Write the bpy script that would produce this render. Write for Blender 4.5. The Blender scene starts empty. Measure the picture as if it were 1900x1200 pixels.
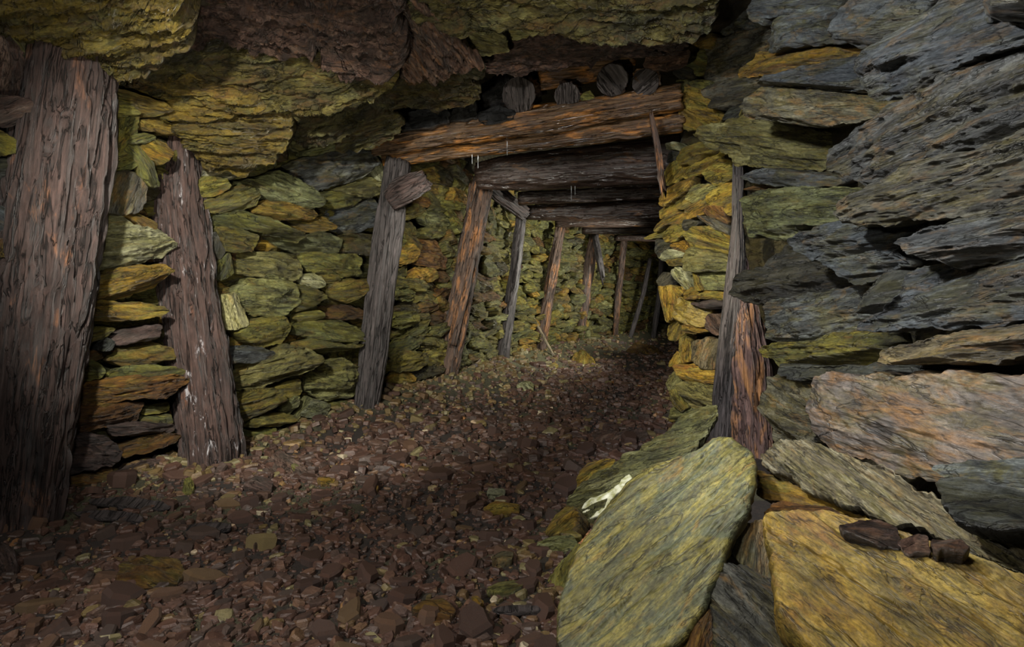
import bpy, math, random
import numpy as np
from mathutils import Vector, Matrix

sc = bpy.context.scene
COL = sc.collection
CAM_Z = 0.9
F = 1050.0            # focal length in pixels of the 1900 px wide frame
CX, CY = 950.0, 560.0  # vanishing point of level lines

# ------------------------------------------------------------------ camera
cam = bpy.data.cameras.new('camera'); co = bpy.data.objects.new('camera', cam); COL.objects.link(co)
cam.sensor_fit = 'HORIZONTAL'; cam.sensor_width = 36.0; cam.lens = 36.0 * F / 1900.0
cam.shift_y = -(600.0 - CY) / 1900.0
cam.clip_start = 0.02
co.location = (0, 0, CAM_Z); co.rotation_euler = (math.pi / 2, 0, 0)
sc.camera = co

# ------------------------------------------------------------------ world, exposure
w = bpy.data.worlds.new('mine_dark'); sc.world = w; w.use_nodes = True
w.node_tree.nodes['Background'].inputs[0].default_value = (0.5, 0.55, 0.6, 1)
w.node_tree.nodes['Background'].inputs[1].default_value = 0.012
sc.view_settings.view_transform = 'Standard'; sc.view_settings.look = 'None'
sc.view_settings.gamma = 1.0; sc.view_settings.use_curve_mapping = False
sc.view_settings.exposure = 1.6

# ------------------------------------------------------------------ lamps (no source seen; added to imitate light painting)
def lamp(name, loc, power, radius, color=(1, 1, 1), spot=None, aim=None, blend=0.8):
    l = bpy.data.lights.new(name, 'SPOT' if spot else 'POINT')
    l.energy = power; l.shadow_soft_size = radius; l.color = color
    o = bpy.data.objects.new(name, l); COL.objects.link(o); o.location = loc
    if spot:
        l.spot_size = math.radians(spot); l.spot_blend = blend
        o.rotation_euler = (Vector(aim) - Vector(loc)).to_track_quat('-Z', 'Y').to_euler()
    return o
lamp('lamp_camera', (-0.15, 0.25, 1.75), 24, 0.06, (1, 0.97, 0.92))  # unseen point source close to the camera, lights everything around
lamp('lamp_right_wall', (-0.55, 0.95, 1.90), 118, 0.05, (0.97, 0.98, 1.0), 85, (1.4, 2.3, 1.25), 0.6)
lamp('lamp_left_wall', (-0.95, 0.75, 1.72), 185, 0.05, (1, 0.97, 0.86), 66, (-1.3, 3.9, 0.85), 0.7)
lamp('lamp_corner', (-0.35, 2.3, 1.75), 120, 0.05, (1, 0.92, 0.70), 42, (1.32, 4.0, 1.0), 0.6)
lamp('lamp_slabs', (-0.2, 0.7, 1.80), 38, 0.05, (1, 0.97, 0.86), 60, (1.0, 1.7, 0.2), 0.8)
lamp('fill_floor', (-1.25, 0.45, 1.35), 40, 0.04, (1, 0.95, 0.88), 100, (-0.1, 2.3, 0.0), 0.9)  # added fill, brightens the near floor
lamp('fill_logs', (-0.1, -0.5, 1.65), 130, 0.06, (1, 0.96, 0.92), 26, (0.35, 4.6, 2.15), 0.9)  # added narrow fill from behind the camera, brightens the roof logs
lamp('lamp_roof', (-0.5, 0.75, 0.80), 56, 0.06, (1, 0.94, 0.78), 95, (-0.7, 3.0, 2.2), 0.9)
lamp('lamp_beyond', (-0.3, 3.1, 1.70), 80, 0.05, (1, 0.97, 0.86), 66, (-0.3, 6.9, 0.75), 0.8)
lamp('lamp_deep', (2.02, 6.8, 1.35), 110, 0.06, (1, 0.98, 0.86), 120, (0.2, 7.7, 1.25), 0.7)
lamp('lamp_far', (2.75, 8.9, 1.4), 60, 0.08, (1, 0.98, 0.88), 110, (1.4, 10.2, 1.2), 0.8)

# ------------------------------------------------------------------ noise
def _h(ix, iy, iz, seed):
    n = (ix.astype(np.int64) * 374761393 + iy.astype(np.int64) * 668265263 + iz.astype(np.int64) * 2147483647 + seed * 144269504) & 0xffffffff
    n = ((n ^ (n >> 13)) * 1274126177) & 0xffffffff
    n = ((n ^ (n >> 16)) * 2246822519) & 0xffffffff
    return ((n ^ (n >> 15)) & 0xffffff) / float(0xffffff)
def vn(p, seed=0):
    i = np.floor(p); f = p - i; f = f * f * f * (f * (f * 6 - 15) + 10); i = i.astype(np.int64)
    x, y, z = i[:, 0], i[:, 1], i[:, 2]; fx, fy, fz = f[:, 0], f[:, 1], f[:, 2]
    r = 0
    for dx in (0, 1):
        for dy in (0, 1):
            for dz in (0, 1):
                r = r + _h(x + dx, y + dy, z + dz, seed) * (fx if dx else 1 - fx) * (fy if dy else 1 - fy) * (fz if dz else 1 - fz)
    return r
def fbm(p, seed=0, octv=4, gain=0.5):
    a, t, s = 1.0, 0.0, 0.0
    for k in range(octv):
        s = s + a * (vn(p * 2.0 ** k + 17.3 * k, seed + k) * 2 - 1); t += a; a *= gain
    return s / t
def st(*c): return np.stack(c, 1)

# ------------------------------------------------------------------ materials
def nodes(name):
    m = bpy.data.materials.new(name); m.use_nodes = True
    nt = m.node_tree; b = nt.nodes['Principled BSDF']
    return m, nt, b
def N(nt, t, **k):
    n = nt.nodes.new(t)
    for a, v in k.items(): setattr(n, a, v)
    return n
def L(nt, a, b): nt.links.new(a, b)
def ramp(nt, src, p0, p1, c0=(0, 0, 0, 1), c1=(1, 1, 1, 1)):
    r = N(nt, 'ShaderNodeValToRGB'); e = r.color_ramp.elements
    e[0].position = p0; e[1].position = p1; e[0].color = c0; e[1].color = c1
    L(nt, src, r.inputs[0]); return r.outputs[0]
def mix(nt, fac, a, b, mode='MIX'):
    n = N(nt, 'ShaderNodeMix', data_type='RGBA', blend_type=mode)
    for s, v in ((n.inputs[0], fac), (n.inputs[6], a), (n.inputs[7], b)):
        if isinstance(v, (int, float)): s.default_value = v
        elif isinstance(v, tuple): s.default_value = v if len(v) == 4 else v + (1,)
        else: L(nt, v, s)
    return n.outputs[2]
def noise(nt, vec, scale, detail=6, rough=0.6, dist=0.0):
    mp = N(nt, 'ShaderNodeMapping'); mp.inputs['Scale'].default_value = scale; L(nt, vec, mp.inputs[0])
    n = N(nt, 'ShaderNodeTexNoise'); n.inputs['Scale'].default_value = 1; n.inputs['Detail'].default_value = detail
    n.inputs['Roughness'].default_value = rough; n.inputs['Distortion'].default_value = dist
    L(nt, mp.outputs[0], n.inputs['Vector']); return n.outputs['Fac']
def math_n(nt, op, a, b):
    n = N(nt, 'ShaderNodeMath', operation=op)
    for s, v in zip(n.inputs, (a, b)):
        if isinstance(v, (int, float)): s.default_value = v
        else: L(nt, v, s)
    return n.outputs[0]
def coords(nt):
    tc = N(nt, 'ShaderNodeTexCoord'); at = N(nt, 'ShaderNodeAttribute', attribute_name='tint')
    sc_ = N(nt, 'ShaderNodeVectorMath', operation='SCALE'); sc_.inputs[0].default_value = (37.0, 91.0, 53.0); L(nt, at.outputs['Fac'], sc_.inputs['Scale'])
    ad = N(nt, 'ShaderNodeVectorMath', operation='ADD'); L(nt, tc.outputs['Object'], ad.inputs[0]); L(nt, sc_.outputs[0], ad.inputs[1])
    return ad.outputs[0], at.outputs['Fac']

def stone_mat(name, dark, mid, light, rust, rust_lo=0.56, second=None, fs=1.0, bump=0.9, wet=0.34, streak=(5, 7, 26), dist=0.012):
    m, nt, b = nodes(name); v, tint = coords(nt)
    s = tuple(x * fs for x in streak)
    n1 = noise(nt, v, s, 11, 0.76, 0.45)
    n2 = noise(nt, v, (7 * fs, 9 * fs, 21 * fs), 8, 0.7, 1.0)
    ck = noise(nt, v, (3.3 * fs, 5 * fs, 15 * fs), 5, 0.6, 0.7)
    ck = ramp(nt, math_n(nt, 'ABSOLUTE', math_n(nt, 'SUBTRACT', ck, 0.5), 0), 0.0, 0.022)
    n3 = noise(nt, v, (55 * fs, 90 * fs, 190 * fs), 6, 0.78, 0.2)
    n4 = noise(nt, v, (4.6 * fs, 5.2 * fs, 11 * fs), 8, 0.72, 1.0)
    c = mix(nt, ramp(nt, n1, 0.36, 0.52), dark, mid)
    if second: c = mix(nt, ramp(nt, n4, 0.46, 0.57), c, mix(nt, ramp(nt, n1, 0.35, 0.6), dark, second))
    c = mix(nt, math_n(nt, 'MULTIPLY', ramp(nt, n1, 0.52, 0.70), 0.85), c, light)
    c = mix(nt, math_n(nt, 'MULTIPLY', ramp(nt, n2, rust_lo - 0.02, rust_lo + 0.16), 0.8), c, rust)
    c = mix(nt, 1.0, c, mix(nt, ck, (0.25, 0.24, 0.22), (1, 1, 1)), 'MULTIPLY')
    c = mix(nt, 1.0, c, ramp(nt, n3, 0.34, 0.68, (0.32, 0.32, 0.32, 1), (1.45, 1.45, 1.45, 1)), 'MULTIPLY')
    tr = N(nt, 'ShaderNodeValToRGB'); te = tr.color_ramp.elements; L(nt, tint, tr.inputs[0])
    te[0].position = 0; te[0].color = (0.62, 0.54, 0.46, 1); te[1].position = 1; te[1].color = (1.28, 1.15, 0.85, 1)
    for p_, c_ in ((0.25, (0.70, 0.74, 0.80)), (0.45, (1.0, 0.86, 0.66)), (0.62, (0.86, 0.90, 0.92)), (0.8, (1.18, 1.18, 1.1))): te.new(p_).color = c_ + (1,)
    c = mix(nt, 1.0, c, tr.outputs[0], 'MULTIPLY')
    L(nt, c, b.inputs['Base Color'])
    L(nt, ramp(nt, n2, 0.3, 0.7, (wet, wet, wet, 1), (wet + 0.28,) * 3 + (1,)), b.inputs['Roughness'])
    b.inputs['Specular IOR Level'].default_value = 0.5
    h = math_n(nt, 'ADD', math_n(nt, 'ADD', n1, math_n(nt, 'MULTIPLY', ck, 0.22)), math_n(nt, 'MULTIPLY', n3, 0.25))
    bp = N(nt, 'ShaderNodeBump'); bp.inputs['Strength'].default_value = bump; bp.inputs['Distance'].default_value = dist * 3
    L(nt, h, bp.inputs['Height']); L(nt, bp.outputs[0], b.inputs['Normal'])
    return m

M = {}
M['o'] = stone_mat('olive_slate', (0.034, 0.031, 0.008), (0.155, 0.138, 0.022), (0.34, 0.33, 0.10), (0.17, 0.085, 0.008), second=(0.125, 0.135, 0.045))
M['y'] = stone_mat('ochre_slate', (0.05, 0.032, 0.007), (0.26, 0.160, 0.018), (0.44, 0.33, 0.075), (0.22, 0.085, 0.010), 0.55, second=(0.20, 0.175, 0.03))
M['g'] = stone_mat('grey_green_slate', (0.036, 0.038, 0.022), (0.175, 0.180, 0.070), (0.40, 0.41, 0.23), (0.22, 0.14, 0.02), 0.58, second=(0.175, 0.16, 0.035))
M['b'] = stone_mat('blue_grey_slate', (0.018, 0.020, 0.022), (0.092, 0.100, 0.102), (0.27, 0.30, 0.295), (0.19, 0.11, 0.025), 0.55, second=(0.125, 0.115, 0.045))
M['d'] = stone_mat('dark_slate', (0.010, 0.011, 0.010), (0.046, 0.048, 0.038), (0.16, 0.165, 0.145), (0.095, 0.055, 0.015), 0.58, second=(0.06, 0.055, 0.022))
M['r'] = stone_mat('rusty_slate', (0.022, 0.011, 0.005), (0.105, 0.046, 0.010), (0.26, 0.16, 0.035), (0.20, 0.10, 0.010), 0.52, second=(0.11, 0.08, 0.015))
M['p'] = stone_mat('pale_slate', (0.08, 0.078, 0.045), (0.32, 0.315, 0.18), (0.56, 0.56, 0.42), (0.34, 0.22, 0.05), 0.57, second=(0.26, 0.25, 0.09))
M['v'] = stone_mat('purple_brown_slate', (0.018, 0.011, 0.010), (0.085, 0.050, 0.041), (0.23, 0.165, 0.14), (0.13, 0.055, 0.014), 0.58, second=(0.08, 0.058, 0.048))
M['m'] = stone_mat('mixed_grey_rust_slate', (0.028, 0.025, 0.018), (0.135, 0.125, 0.085), (0.35, 0.315, 0.22), (0.27, 0.14, 0.035), 0.54, second=(0.16, 0.13, 0.04))
M['a'] = stone_mat('amber_slate', (0.045, 0.032, 0.006), (0.235, 0.165, 0.018), (0.45, 0.37, 0.085), (0.23, 0.105, 0.010), 0.54, second=(0.20, 0.175, 0.03))
M['R'] = stone_mat('rust_lilac_block', (0.026, 0.023, 0.022), (0.085, 0.077, 0.074), (0.20, 0.18, 0.175), (0.17, 0.085, 0.018), 0.50, second=(0.10, 0.088, 0.04), fs=0.75, streak=(6, 7, 13), bump=0.5)
M['P'] = stone_mat('pale_splintery_slab', (0.05, 0.042, 0.026), (0.21, 0.170, 0.090), (0.50, 0.48, 0.37), (0.27, 0.15, 0.03), 0.55, second=(0.22, 0.185, 0.06), streak=(4, 6, 44), bump=0.8)
M['O'] = stone_mat('large_olive_slab', (0.055, 0.052, 0.024), (0.165, 0.148, 0.042), (0.33, 0.275, 0.07), (0.22, 0.125, 0.022), 0.57, second=(0.10, 0.12, 0.075), streak=(4.5, 6, 40), fs=1.0, bump=0.35)
M['Y'] = stone_mat('large_ochre_block', (0.060, 0.042, 0.010), (0.21, 0.148, 0.024), (0.33, 0.26, 0.07), (0.17, 0.085, 0.02), 0.55, second=(0.15, 0.125, 0.028), streak=(9, 9, 15), bump=0.45)
M['B'] = stone_mat('big_grey_slate', (0.018, 0.020, 0.022), (0.080, 0.088, 0.090), (0.21, 0.225, 0.22), (0.19, 0.105, 0.025), 0.54, second=(0.11, 0.10, 0.045), streak=(4, 6, 30), fs=1.1)
M['c'] = stone_mat('roof_gold', (0.026, 0.018, 0.006), (0.125, 0.085, 0.014), (0.29, 0.215, 0.05), (0.10, 0.042, 0.012), 0.55, second=(0.085, 0.075, 0.022), wet=0.2, fs=1.2, streak=(4, 9, 15))
M['e'] = stone_mat('roof_purple', (0.020, 0.012, 0.010), (0.095, 0.055, 0.042), (0.26, 0.165, 0.12), (0.17, 0.07, 0.018), 0.56, second=(0.045, 0.03, 0.022), wet=0.24, streak=(14, 18, 24))
M['k'] = stone_mat('roof_green', (0.015, 0.013, 0.006), (0.062, 0.052, 0.016), (0.19, 0.18, 0.07), (0.085, 0.042, 0.010), 0.52, second=(0.05, 0.05, 0.024), wet=0.2, streak=(5, 9, 20))
M['q'] = stone_mat('soot_black_rock', (0.006, 0.006, 0.006), (0.018, 0.018, 0.018), (0.06, 0.06, 0.065), (0.02, 0.012, 0.006), 0.6, wet=0.2, streak=(20, 20, 20))
M['wall'] = stone_mat('wall_core_rubble', (0.012, 0.011, 0.007), (0.05, 0.045, 0.018), (0.12, 0.11, 0.05), (0.055, 0.03, 0.01), 0.55, streak=(9, 9, 22))
M['roof'] = stone_mat('roof_rock', (0.012, 0.010, 0.006), (0.05, 0.04, 0.016), (0.12, 0.10, 0.05), (0.05, 0.025, 0.01), 0.55, wet=0.28, streak=(5, 6, 14))

def rubble_mat():
    m, nt, b = nodes('floor_rubble'); v, tint = coords(nt)
    n1 = noise(nt, v, (30, 30, 70), 6, 0.65, 0.5); n3 = noise(nt, v, (160, 160, 160), 3, 0.6)
    r = N(nt, 'ShaderNodeValToRGB'); e = r.color_ramp.elements
    e[0].position = 0; e[0].color = (0.050, 0.030, 0.024, 1); e[1].position = 1; e[1].color = (0.42, 0.40, 0.30, 1)
    for p, c in ((0.3, (0.085, 0.048, 0.036)), (0.55, (0.055, 0.044, 0.040)), (0.75, (0.11, 0.065, 0.045)), (0.86, (0.13, 0.10, 0.04)), (0.95, (0.17, 0.165, 0.09)), (0.975, (0.22, 0.10, 0.03))):
        x = e.new(p); x.color = c + (1,)
    L(nt, tint, r.inputs[0])
    c = mix(nt, 1.0, r.outputs[0], ramp(nt, n1, 0.3, 0.7, (0.45, 0.45, 0.45, 1), (1.6, 1.6, 1.6, 1)), 'MULTIPLY')
    c = mix(nt, 1.0, c, (0.80, 0.72, 0.66), 'MULTIPLY'); b.inputs['Specular IOR Level'].default_value = 0.4; L(nt, c, b.inputs['Base Color']); b.inputs['Roughness'].default_value = 0.5
    bp = N(nt, 'ShaderNodeBump'); bp.inputs['Strength'].default_value = 0.7; bp.inputs['Distance'].default_value = 0.006
    L(nt, math_n(nt, 'ADD', n1, math_n(nt, 'MULTIPLY', n3, 0.3)), bp.inputs['Height']); L(nt, bp.outputs[0], b.inputs['Normal'])
    return m
M['chip'] = rubble_mat()

def dirt_mat():
    m, nt, b = nodes('floor_dirt'); v, tint = coords(nt)
    n1 = noise(nt, v, (45, 45, 45), 8, 0.75); n2 = noise(nt, v, (2.2, 2.2, 2.2), 4, 0.55); n3 = noise(nt, v, (190, 190, 190), 3, 0.7)
    c = mix(nt, ramp(nt, n1, 0.35, 0.65), (0.010, 0.007, 0.006), (0.04, 0.026, 0.018))
    g = mix(nt, ramp(nt, n3, 0.4, 0.62), (0.02, 0.017, 0.008), (0.12, 0.11, 0.05))
    c = mix(nt, ramp(nt, n2, 0.52, 0.60), c, g)
    at = N(nt, 'ShaderNodeAttribute', attribute_name='gravel')
    c = mix(nt, at.outputs['Fac'], c, mix(nt, ramp(nt, n1, 0.4, 0.62), (0.025, 0.022, 0.009), (0.14, 0.135, 0.06)))
    L(nt, c, b.inputs['Base Color']); b.inputs['Roughness'].default_value = 0.85
    bp = N(nt, 'ShaderNodeBump'); bp.inputs['Strength'].default_value = 1.0; bp.inputs['Distance'].default_value = 0.02
    L(nt, math_n(nt, 'ADD', n1, math_n(nt, 'MULTIPLY', n3, 0.4)), bp.inputs['Height']); L(nt, bp.outputs[0], b.inputs['Normal'])
    return m
M['dirt'] = dirt_mat()

def wood_mat(name, dark, mid, light, split, split_lo=0.6, fleck=None, wet=0.5, fleck_lo=0.64, crk=0.12, bump=0.9):
    m, nt, b = nodes(name); v, tint = coords(nt)
    n1 = noise(nt, v, (44, 44, 2.6), 10, 0.78, 0.25); n2 = noise(nt, v, (8, 8, 2.4), 6, 0.65, 0.8)
    n3 = noise(nt, v, (90, 90, 14), 5, 0.7, 0.3)
    ck = ramp(nt, math_n(nt, 'ABSOLUTE', math_n(nt, 'SUBTRACT', noise(nt, v, (21, 21, 1.5), 4, 0.6, 0.5), 0.5), 0), 0.0, 0.03)
    c = mix(nt, ramp(nt, n1, 0.36, 0.55), dark, mid)
    c = mix(nt, math_n(nt, 'MULTIPLY', ramp(nt, n1, 0.55, 0.74), 0.8), c, light)
    c = mix(nt, math_n(nt, 'MULTIPLY', ramp(nt, n2, split_lo, split_lo + 0.1), ramp(nt, n1, 0.34, 0.5)), c, split)
    if fleck: c = mix(nt, math_n(nt, 'MULTIPLY', ramp(nt, noise(nt, v, (16, 16, 5), 7, 0.75, 0.6), fleck_lo, fleck_lo + 0.05), 0.9), c, fleck)
    c = mix(nt, 1.0, c, ramp(nt, n3, 0.3, 0.7, (0.5, 0.5, 0.5, 1), (1.35, 1.35, 1.35, 1)), 'MULTIPLY')
    c = mix(nt, 1.0, c, mix(nt, ck, (crk, crk, crk), (1, 1, 1)), 'MULTIPLY')
    L(nt, c, b.inputs['Base Color']); b.inputs['Roughness'].default_value = wet
    bp = N(nt, 'ShaderNodeBump'); bp.inputs['Strength'].default_value = bump; bp.inputs['Distance'].default_value = 0.018
    L(nt, math_n(nt, 'ADD', math_n(nt, 'ADD', n1, math_n(nt, 'MULTIPLY', ck, 0.6)), math_n(nt, 'MULTIPLY', n3, 0.4)), bp.inputs['Height']); L(nt, bp.outputs[0], b.inputs['Normal'])
    return m
M['w1'] = wood_mat('old_prop_brown', (0.012, 0.008, 0.007), (0.055, 0.033, 0.028), (0.13, 0.085, 0.075), (0.24, 0.105, 0.05), 0.60)
M['w2'] = wood_mat('old_prop_flecked', (0.016, 0.010, 0.009), (0.075, 0.043, 0.035), (0.15, 0.10, 0.09), (0.13, 0.055, 0.03), 0.62, (0.45, 0.43, 0.45), fleck_lo=0.60)
M['w3'] = wood_mat('grey_prop', (0.016, 0.013, 0.013), (0.066, 0.054, 0.052), (0.16, 0.135, 0.14), (0.085, 0.05, 0.03), 0.66)
M['w4'] = wood_mat('split_orange_prop', (0.020, 0.012, 0.009), (0.095, 0.056, 0.038), (0.18, 0.12, 0.085), (0.30, 0.13, 0.045), 0.52)
M['w5'] = wood_mat('wet_log', (0.018, 0.012, 0.010), (0.040, 0.026, 0.020), (0.085, 0.062, 0.052), (0.13, 0.058, 0.018), 0.60, wet=0.22, crk=0.5, bump=0.45)
M['w6'] = wood_mat('wet_rusty_log', (0.018, 0.010, 0.006), (0.095, 0.052, 0.022), (0.26, 0.17, 0.07), (0.30, 0.125, 0.025), 0.50, wet=0.2, crk=0.35, bump=0.6)
M['w7'] = wood_mat('pink_split_wood', (0.04, 0.02, 0.018), (0.17, 0.10, 0.085), (0.34, 0.22, 0.18), (0.42, 0.20, 0.075), 0.53, (0.4, 0.36, 0.4), fleck_lo=0.68)
M['w8'] = wood_mat('pale_stick', (0.08, 0.06, 0.035), (0.24, 0.19, 0.11), (0.38, 0.31, 0.2), (0.2, 0.12, 0.05), 0.7)
M['end'] = wood_mat('log_end', (0.012, 0.010, 0.009), (0.055, 0.045, 0.040), (0.18, 0.165, 0.16), (0.09, 0.045, 0.02), 0.66, wet=0.35)
def water_mat():
    m, nt, b = nodes('drip_water'); b.inputs['Base Color'].default_value = (0.9, 0.93, 0.95, 1); b.inputs['Roughness'].default_value = 0.06
    b.inputs['Transmission Weight'].default_value = 0.7; b.inputs['IOR'].default_value = 1.33; return m
M['water'] = water_mat()
def quartz_mat():
    m, nt, b = nodes('white_quartz'); v, t = coords(nt)
    c = mix(nt, ramp(nt, noise(nt, v, (30, 30, 40), 5, 0.6), 0.42, 0.6), (0.22, 0.22, 0.09), (0.46, 0.46, 0.34)); L(nt, c, b.inputs['Base Color'])
    b.inputs['Roughness'].default_value = 0.4; return m
M['quartz'] = quartz_mat()

# ------------------------------------------------------------------ object helpers
def link(o, parent=None):
    COL.objects.link(o)
    if parent:
        o.parent = parent
    return o
def tag(o, label, cat, group=None, kind=None):
    if label: o['label'] = label
    if cat: o['category'] = cat
    if group: o['group'] = group
    if kind: o['kind'] = kind
    return o
def mesh_obj(name, V, Fc, mat, mw=None, parent=None, tint=None, smooth=True, extra=None):
    me = bpy.data.meshes.new(name); me.from_pydata(V.tolist() if hasattr(V, 'tolist') else V, [], Fc); me.update()
    me.materials.append(M[mat])
    if tint is not None:
        a = me.attributes.new('tint', 'FLOAT', 'POINT')
        arr = np.full(len(V), tint, np.float32) if np.isscalar(tint) else np.asarray(tint, np.float32)
        a.data.foreach_set('value', arr)
    if extra is not None:
        a = me.attributes.new(extra[0], 'FLOAT', 'POINT'); a.data.foreach_set('value', np.asarray(extra[1], np.float32))
    if smooth: me.polygons.foreach_set('use_smooth', [True] * len(me.polygons))
    o = bpy.data.objects.new(name, me); link(o)
    if mw is not None: o.matrix_world = mw
    if parent is not None:
        o.parent = parent
        o.matrix_parent_inverse = Matrix.Identity(4) if parent.matrix_world is None else parent.matrix_basis.inverted()
    return o
def empty(name, loc):
    o = bpy.data.objects.new(name, None); o.empty_display_size = 0.1; link(o); o.location = loc
    return o

# ------------------------------------------------------------------ picture geometry
def ray(px, py): return np.array([(px - CX) / F, 1.0, (CY - py) / F])
def at(px, py, d): return ray(px, py) * d + np.array([0, 0, CAM_Z])
LEFT = [(-2.75, 0.2), (-2.42, 1.5), (-2.10, 2.45), (-1.76, 3.3), (-1.16, 4.5), (-0.55, 5.9), (0.0, 7.5), (0.60, 8.77), (1.35, 10.0), (2.15, 11.2), (3.4, 12.4), (5.2, 13.4)]
NEAR = [(0.99, -0.8), (1.15, 0.9), (1.52, 3.75), (1.62, 4.5)]
CORNER = [(1.62, 3.42), (1.16, 4.36)]
def hit(line, k):
    best = None
    for (x0, y0), (x1, y1) in zip(line, line[1:]):
        dx, dy = x1 - x0, y1 - y0; den = dx - k * dy
        if abs(den) < 1e-9: continue
        t = (k * y0 - x0) / den
        if -0.001 <= t <= 1.001:
            y = y0 + t * dy
            if y > 0.3 and (best is None or y < best[0]): best = (y, dx, dy)
    if best is None:
        (x0, y0), (x1, y1) = line[-2:] if k < 0.5 else line[:2]
        dx, dy = x1 - x0, y1 - y0; t = (k * y0 - x0) / (dx - k * dy); best = (y0 + t * dy, dx, dy)
    y, dx, dy = best; l = math.hypot(dx, dy); return y, dx / l, dy / l
def unit(v): v = np.asarray(v, float); return v / np.linalg.norm(v)

def plane_poly(poly, C, n):
    out = []
    cam0 = np.array([0, 0, CAM_Z])
    for px, py in poly:
        r = ray(px, py); t = np.dot(C - cam0, n) / np.dot(r, n); out.append(cam0 + r * t)
    return np.array(out)

# ------------------------------------------------------------------ rock builder
def rock_mesh(P3, n, th=0.06, back=0.15, M_=64, K=10, seed=0, rough=1.0, bed=None, facets=4, grow=1.07, edge=9.0, jag=1.0, strat=1.0, nose=0.0):
    rng = np.random.RandomState(seed)
    c = P3.mean(0); n = unit(n)
    up = np.array([0, 0, 1.0]) if abs(n[2]) < 0.95 else np.array([0, 1.0, 0])
    u = unit(np.cross(up, n)); v = np.cross(n, u)
    Q = st((P3 - c) @ u, (P3 - c) @ v)
    if bed is None:
        w_, e_ = np.linalg.eigh(np.cov(Q.T)); ax = e_[:, 1]; bed = math.atan2(ax[1], ax[0])
        if bed > math.pi / 2: bed -= math.pi
        if bed < -math.pi / 2: bed += math.pi
    cb, sb = math.cos(bed), math.sin(bed)
    u, v = u * cb + v * sb, -u * sb + v * cb
    Q = st((P3 - c) @ u, (P3 - c) @ v)
    area = 0.5 * np.sum(Q[:, 0] * np.roll(Q[:, 1], -1) - np.roll(Q[:, 0], -1) * Q[:, 1])
    if area < 0: Q = Q[::-1]
    # rounded corners, even spacing
    nx = np.roll(Q, -1, 0); Q = np.stack([Q * 0.88 + nx * 0.12, Q * 0.12 + nx * 0.88], 1).reshape(-1, 2)
    seg = np.linalg.norm(np.roll(Q, -1, 0) - Q, axis=1); cum = np.concatenate([[0], np.cumsum(seg)]); tot = cum[-1]
    s = np.linspace(0, tot, M_, endpoint=False)
    Qc = np.vstack([Q, Q[:1]]); R = st(np.interp(s, cum, Qc[:, 0]), np.interp(s, cum, Qc[:, 1]))
    size = math.sqrt(abs(area)) + 1e-6
    tan = np.roll(R, -1, 0) - np.roll(R, 1, 0); tan /= np.linalg.norm(tan, axis=1)[:, None] + 1e-9
    nor = st(tan[:, 1], -tan[:, 0])
    ph = rng.rand() * 100
    j = fbm(st(R[:, 0] * 5 / size + ph, R[:, 1] * 8 / size, np.zeros(M_)), seed, 5, 0.62)
    R = R * grow + nor * (j * 0.095 * size * jag)[:, None]
    a, b = np.abs(R[:, 0]).max(), np.abs(R[:, 1]).max()
    lh = max(0.0, 0.85 * (a - b)); S = st(np.clip(R[:, 0], -lh, lh) * 0.95, np.zeros(M_))
    rr = 1 - (1 - np.linspace(0, 1, K)) ** 1.35
    G = S[None] + rr[:, None, None] * (R - S)[None]         # K,M,2
    rad = np.repeat(rr[:, None], M_, 1)
    g = G.reshape(-1, 2); rd = rad.reshape(-1)
    h = (1 - rd ** edge) ** 0.5
    for k in range(facets):
        an = rng.rand() * 2 * math.pi; sl = rng.uniform(0.3, 1.1); off = rng.uniform(0.55, 0.95)
        pl = off - sl * (g[:, 0] / a * math.cos(an) + g[:, 1] / b * math.sin(an))
        h = np.minimum(h, np.maximum(pl, -0.15))
    if nose:
        v0 = rng.uniform(-0.40, 0.15) * b; ku, kl = rng.uniform(0.25, 0.7) * nose, rng.uniform(0.6, 1.4) * nose; tl = rng.uniform(-0.15, 0.15)
        vv = (g[:, 1] - v0 + tl * g[:, 0]) / b
        h = np.minimum(h, np.where(vv > 0, 1.0 - ku * vv, np.maximum(1.0 + kl * vv, -0.3)))
    h = h * th
    q3 = st(g[:, 0], g[:, 1], np.full(len(g), ph))
    wp = fbm(q3 * 4, seed + 3, 3) * 0.02
    fade = np.clip((1 - rd) * 7, 0.4, 1)
    # strata: slaty steps across the bedding, lumps, chipping
    lay = fbm(st(g[:, 0] * 3.0, (g[:, 1] + wp) * 24.0, q3[:, 2]), seed + 5, 4, 0.6)
    stp = np.floor(lay * 5) / 5 * 0.6 + lay * 0.4
    lump = fbm(q3 * np.array([4.0, 7, 1]), seed + 9, 4)
    chip = np.abs(fbm(st(g[:, 0] * 14, g[:, 1] * 26, q3[:, 2]), seed + 11, 3))
    amp = min(size, 0.35) * rough
    lay2 = fbm(st(g[:, 0] * 6.0 + lump * 1.5, (g[:, 1] + 2 * wp) * 60.0, q3[:, 2]), seed + 15, 3, 0.6)
    stp2 = np.floor(lay2 * 4) / 4
    h = h + amp * fade * (0.15 * strat * stp + 0.05 * strat * stp2 + 0.16 * lump - 0.09 * chip)
    V = [st(g[:, 0], -h, g[:, 1])]
    hl = h.reshape(K, M_)[-1]
    steps = 4
    for k in range(1, steps + 1):
        t = k / steps
        sh = 1.0 - 0.10 * t ** 1.5
        dn = fbm(st(R[:, 0] * 9, R[:, 1] * 9, np.full(M_, ph + t * 3)), seed + 21, 3) * 0.04 * size
        rk = R * sh + nor * dn[:, None] * min(1, t * 2)
        V.append(st(rk[:, 0], -(hl * (1 - t) - back * t), rk[:, 1]))
    V = np.vstack(V); rows = K + steps
    idx = np.arange(rows * M_).reshape(rows, M_); nx = np.roll(idx, -1, 1)
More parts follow.
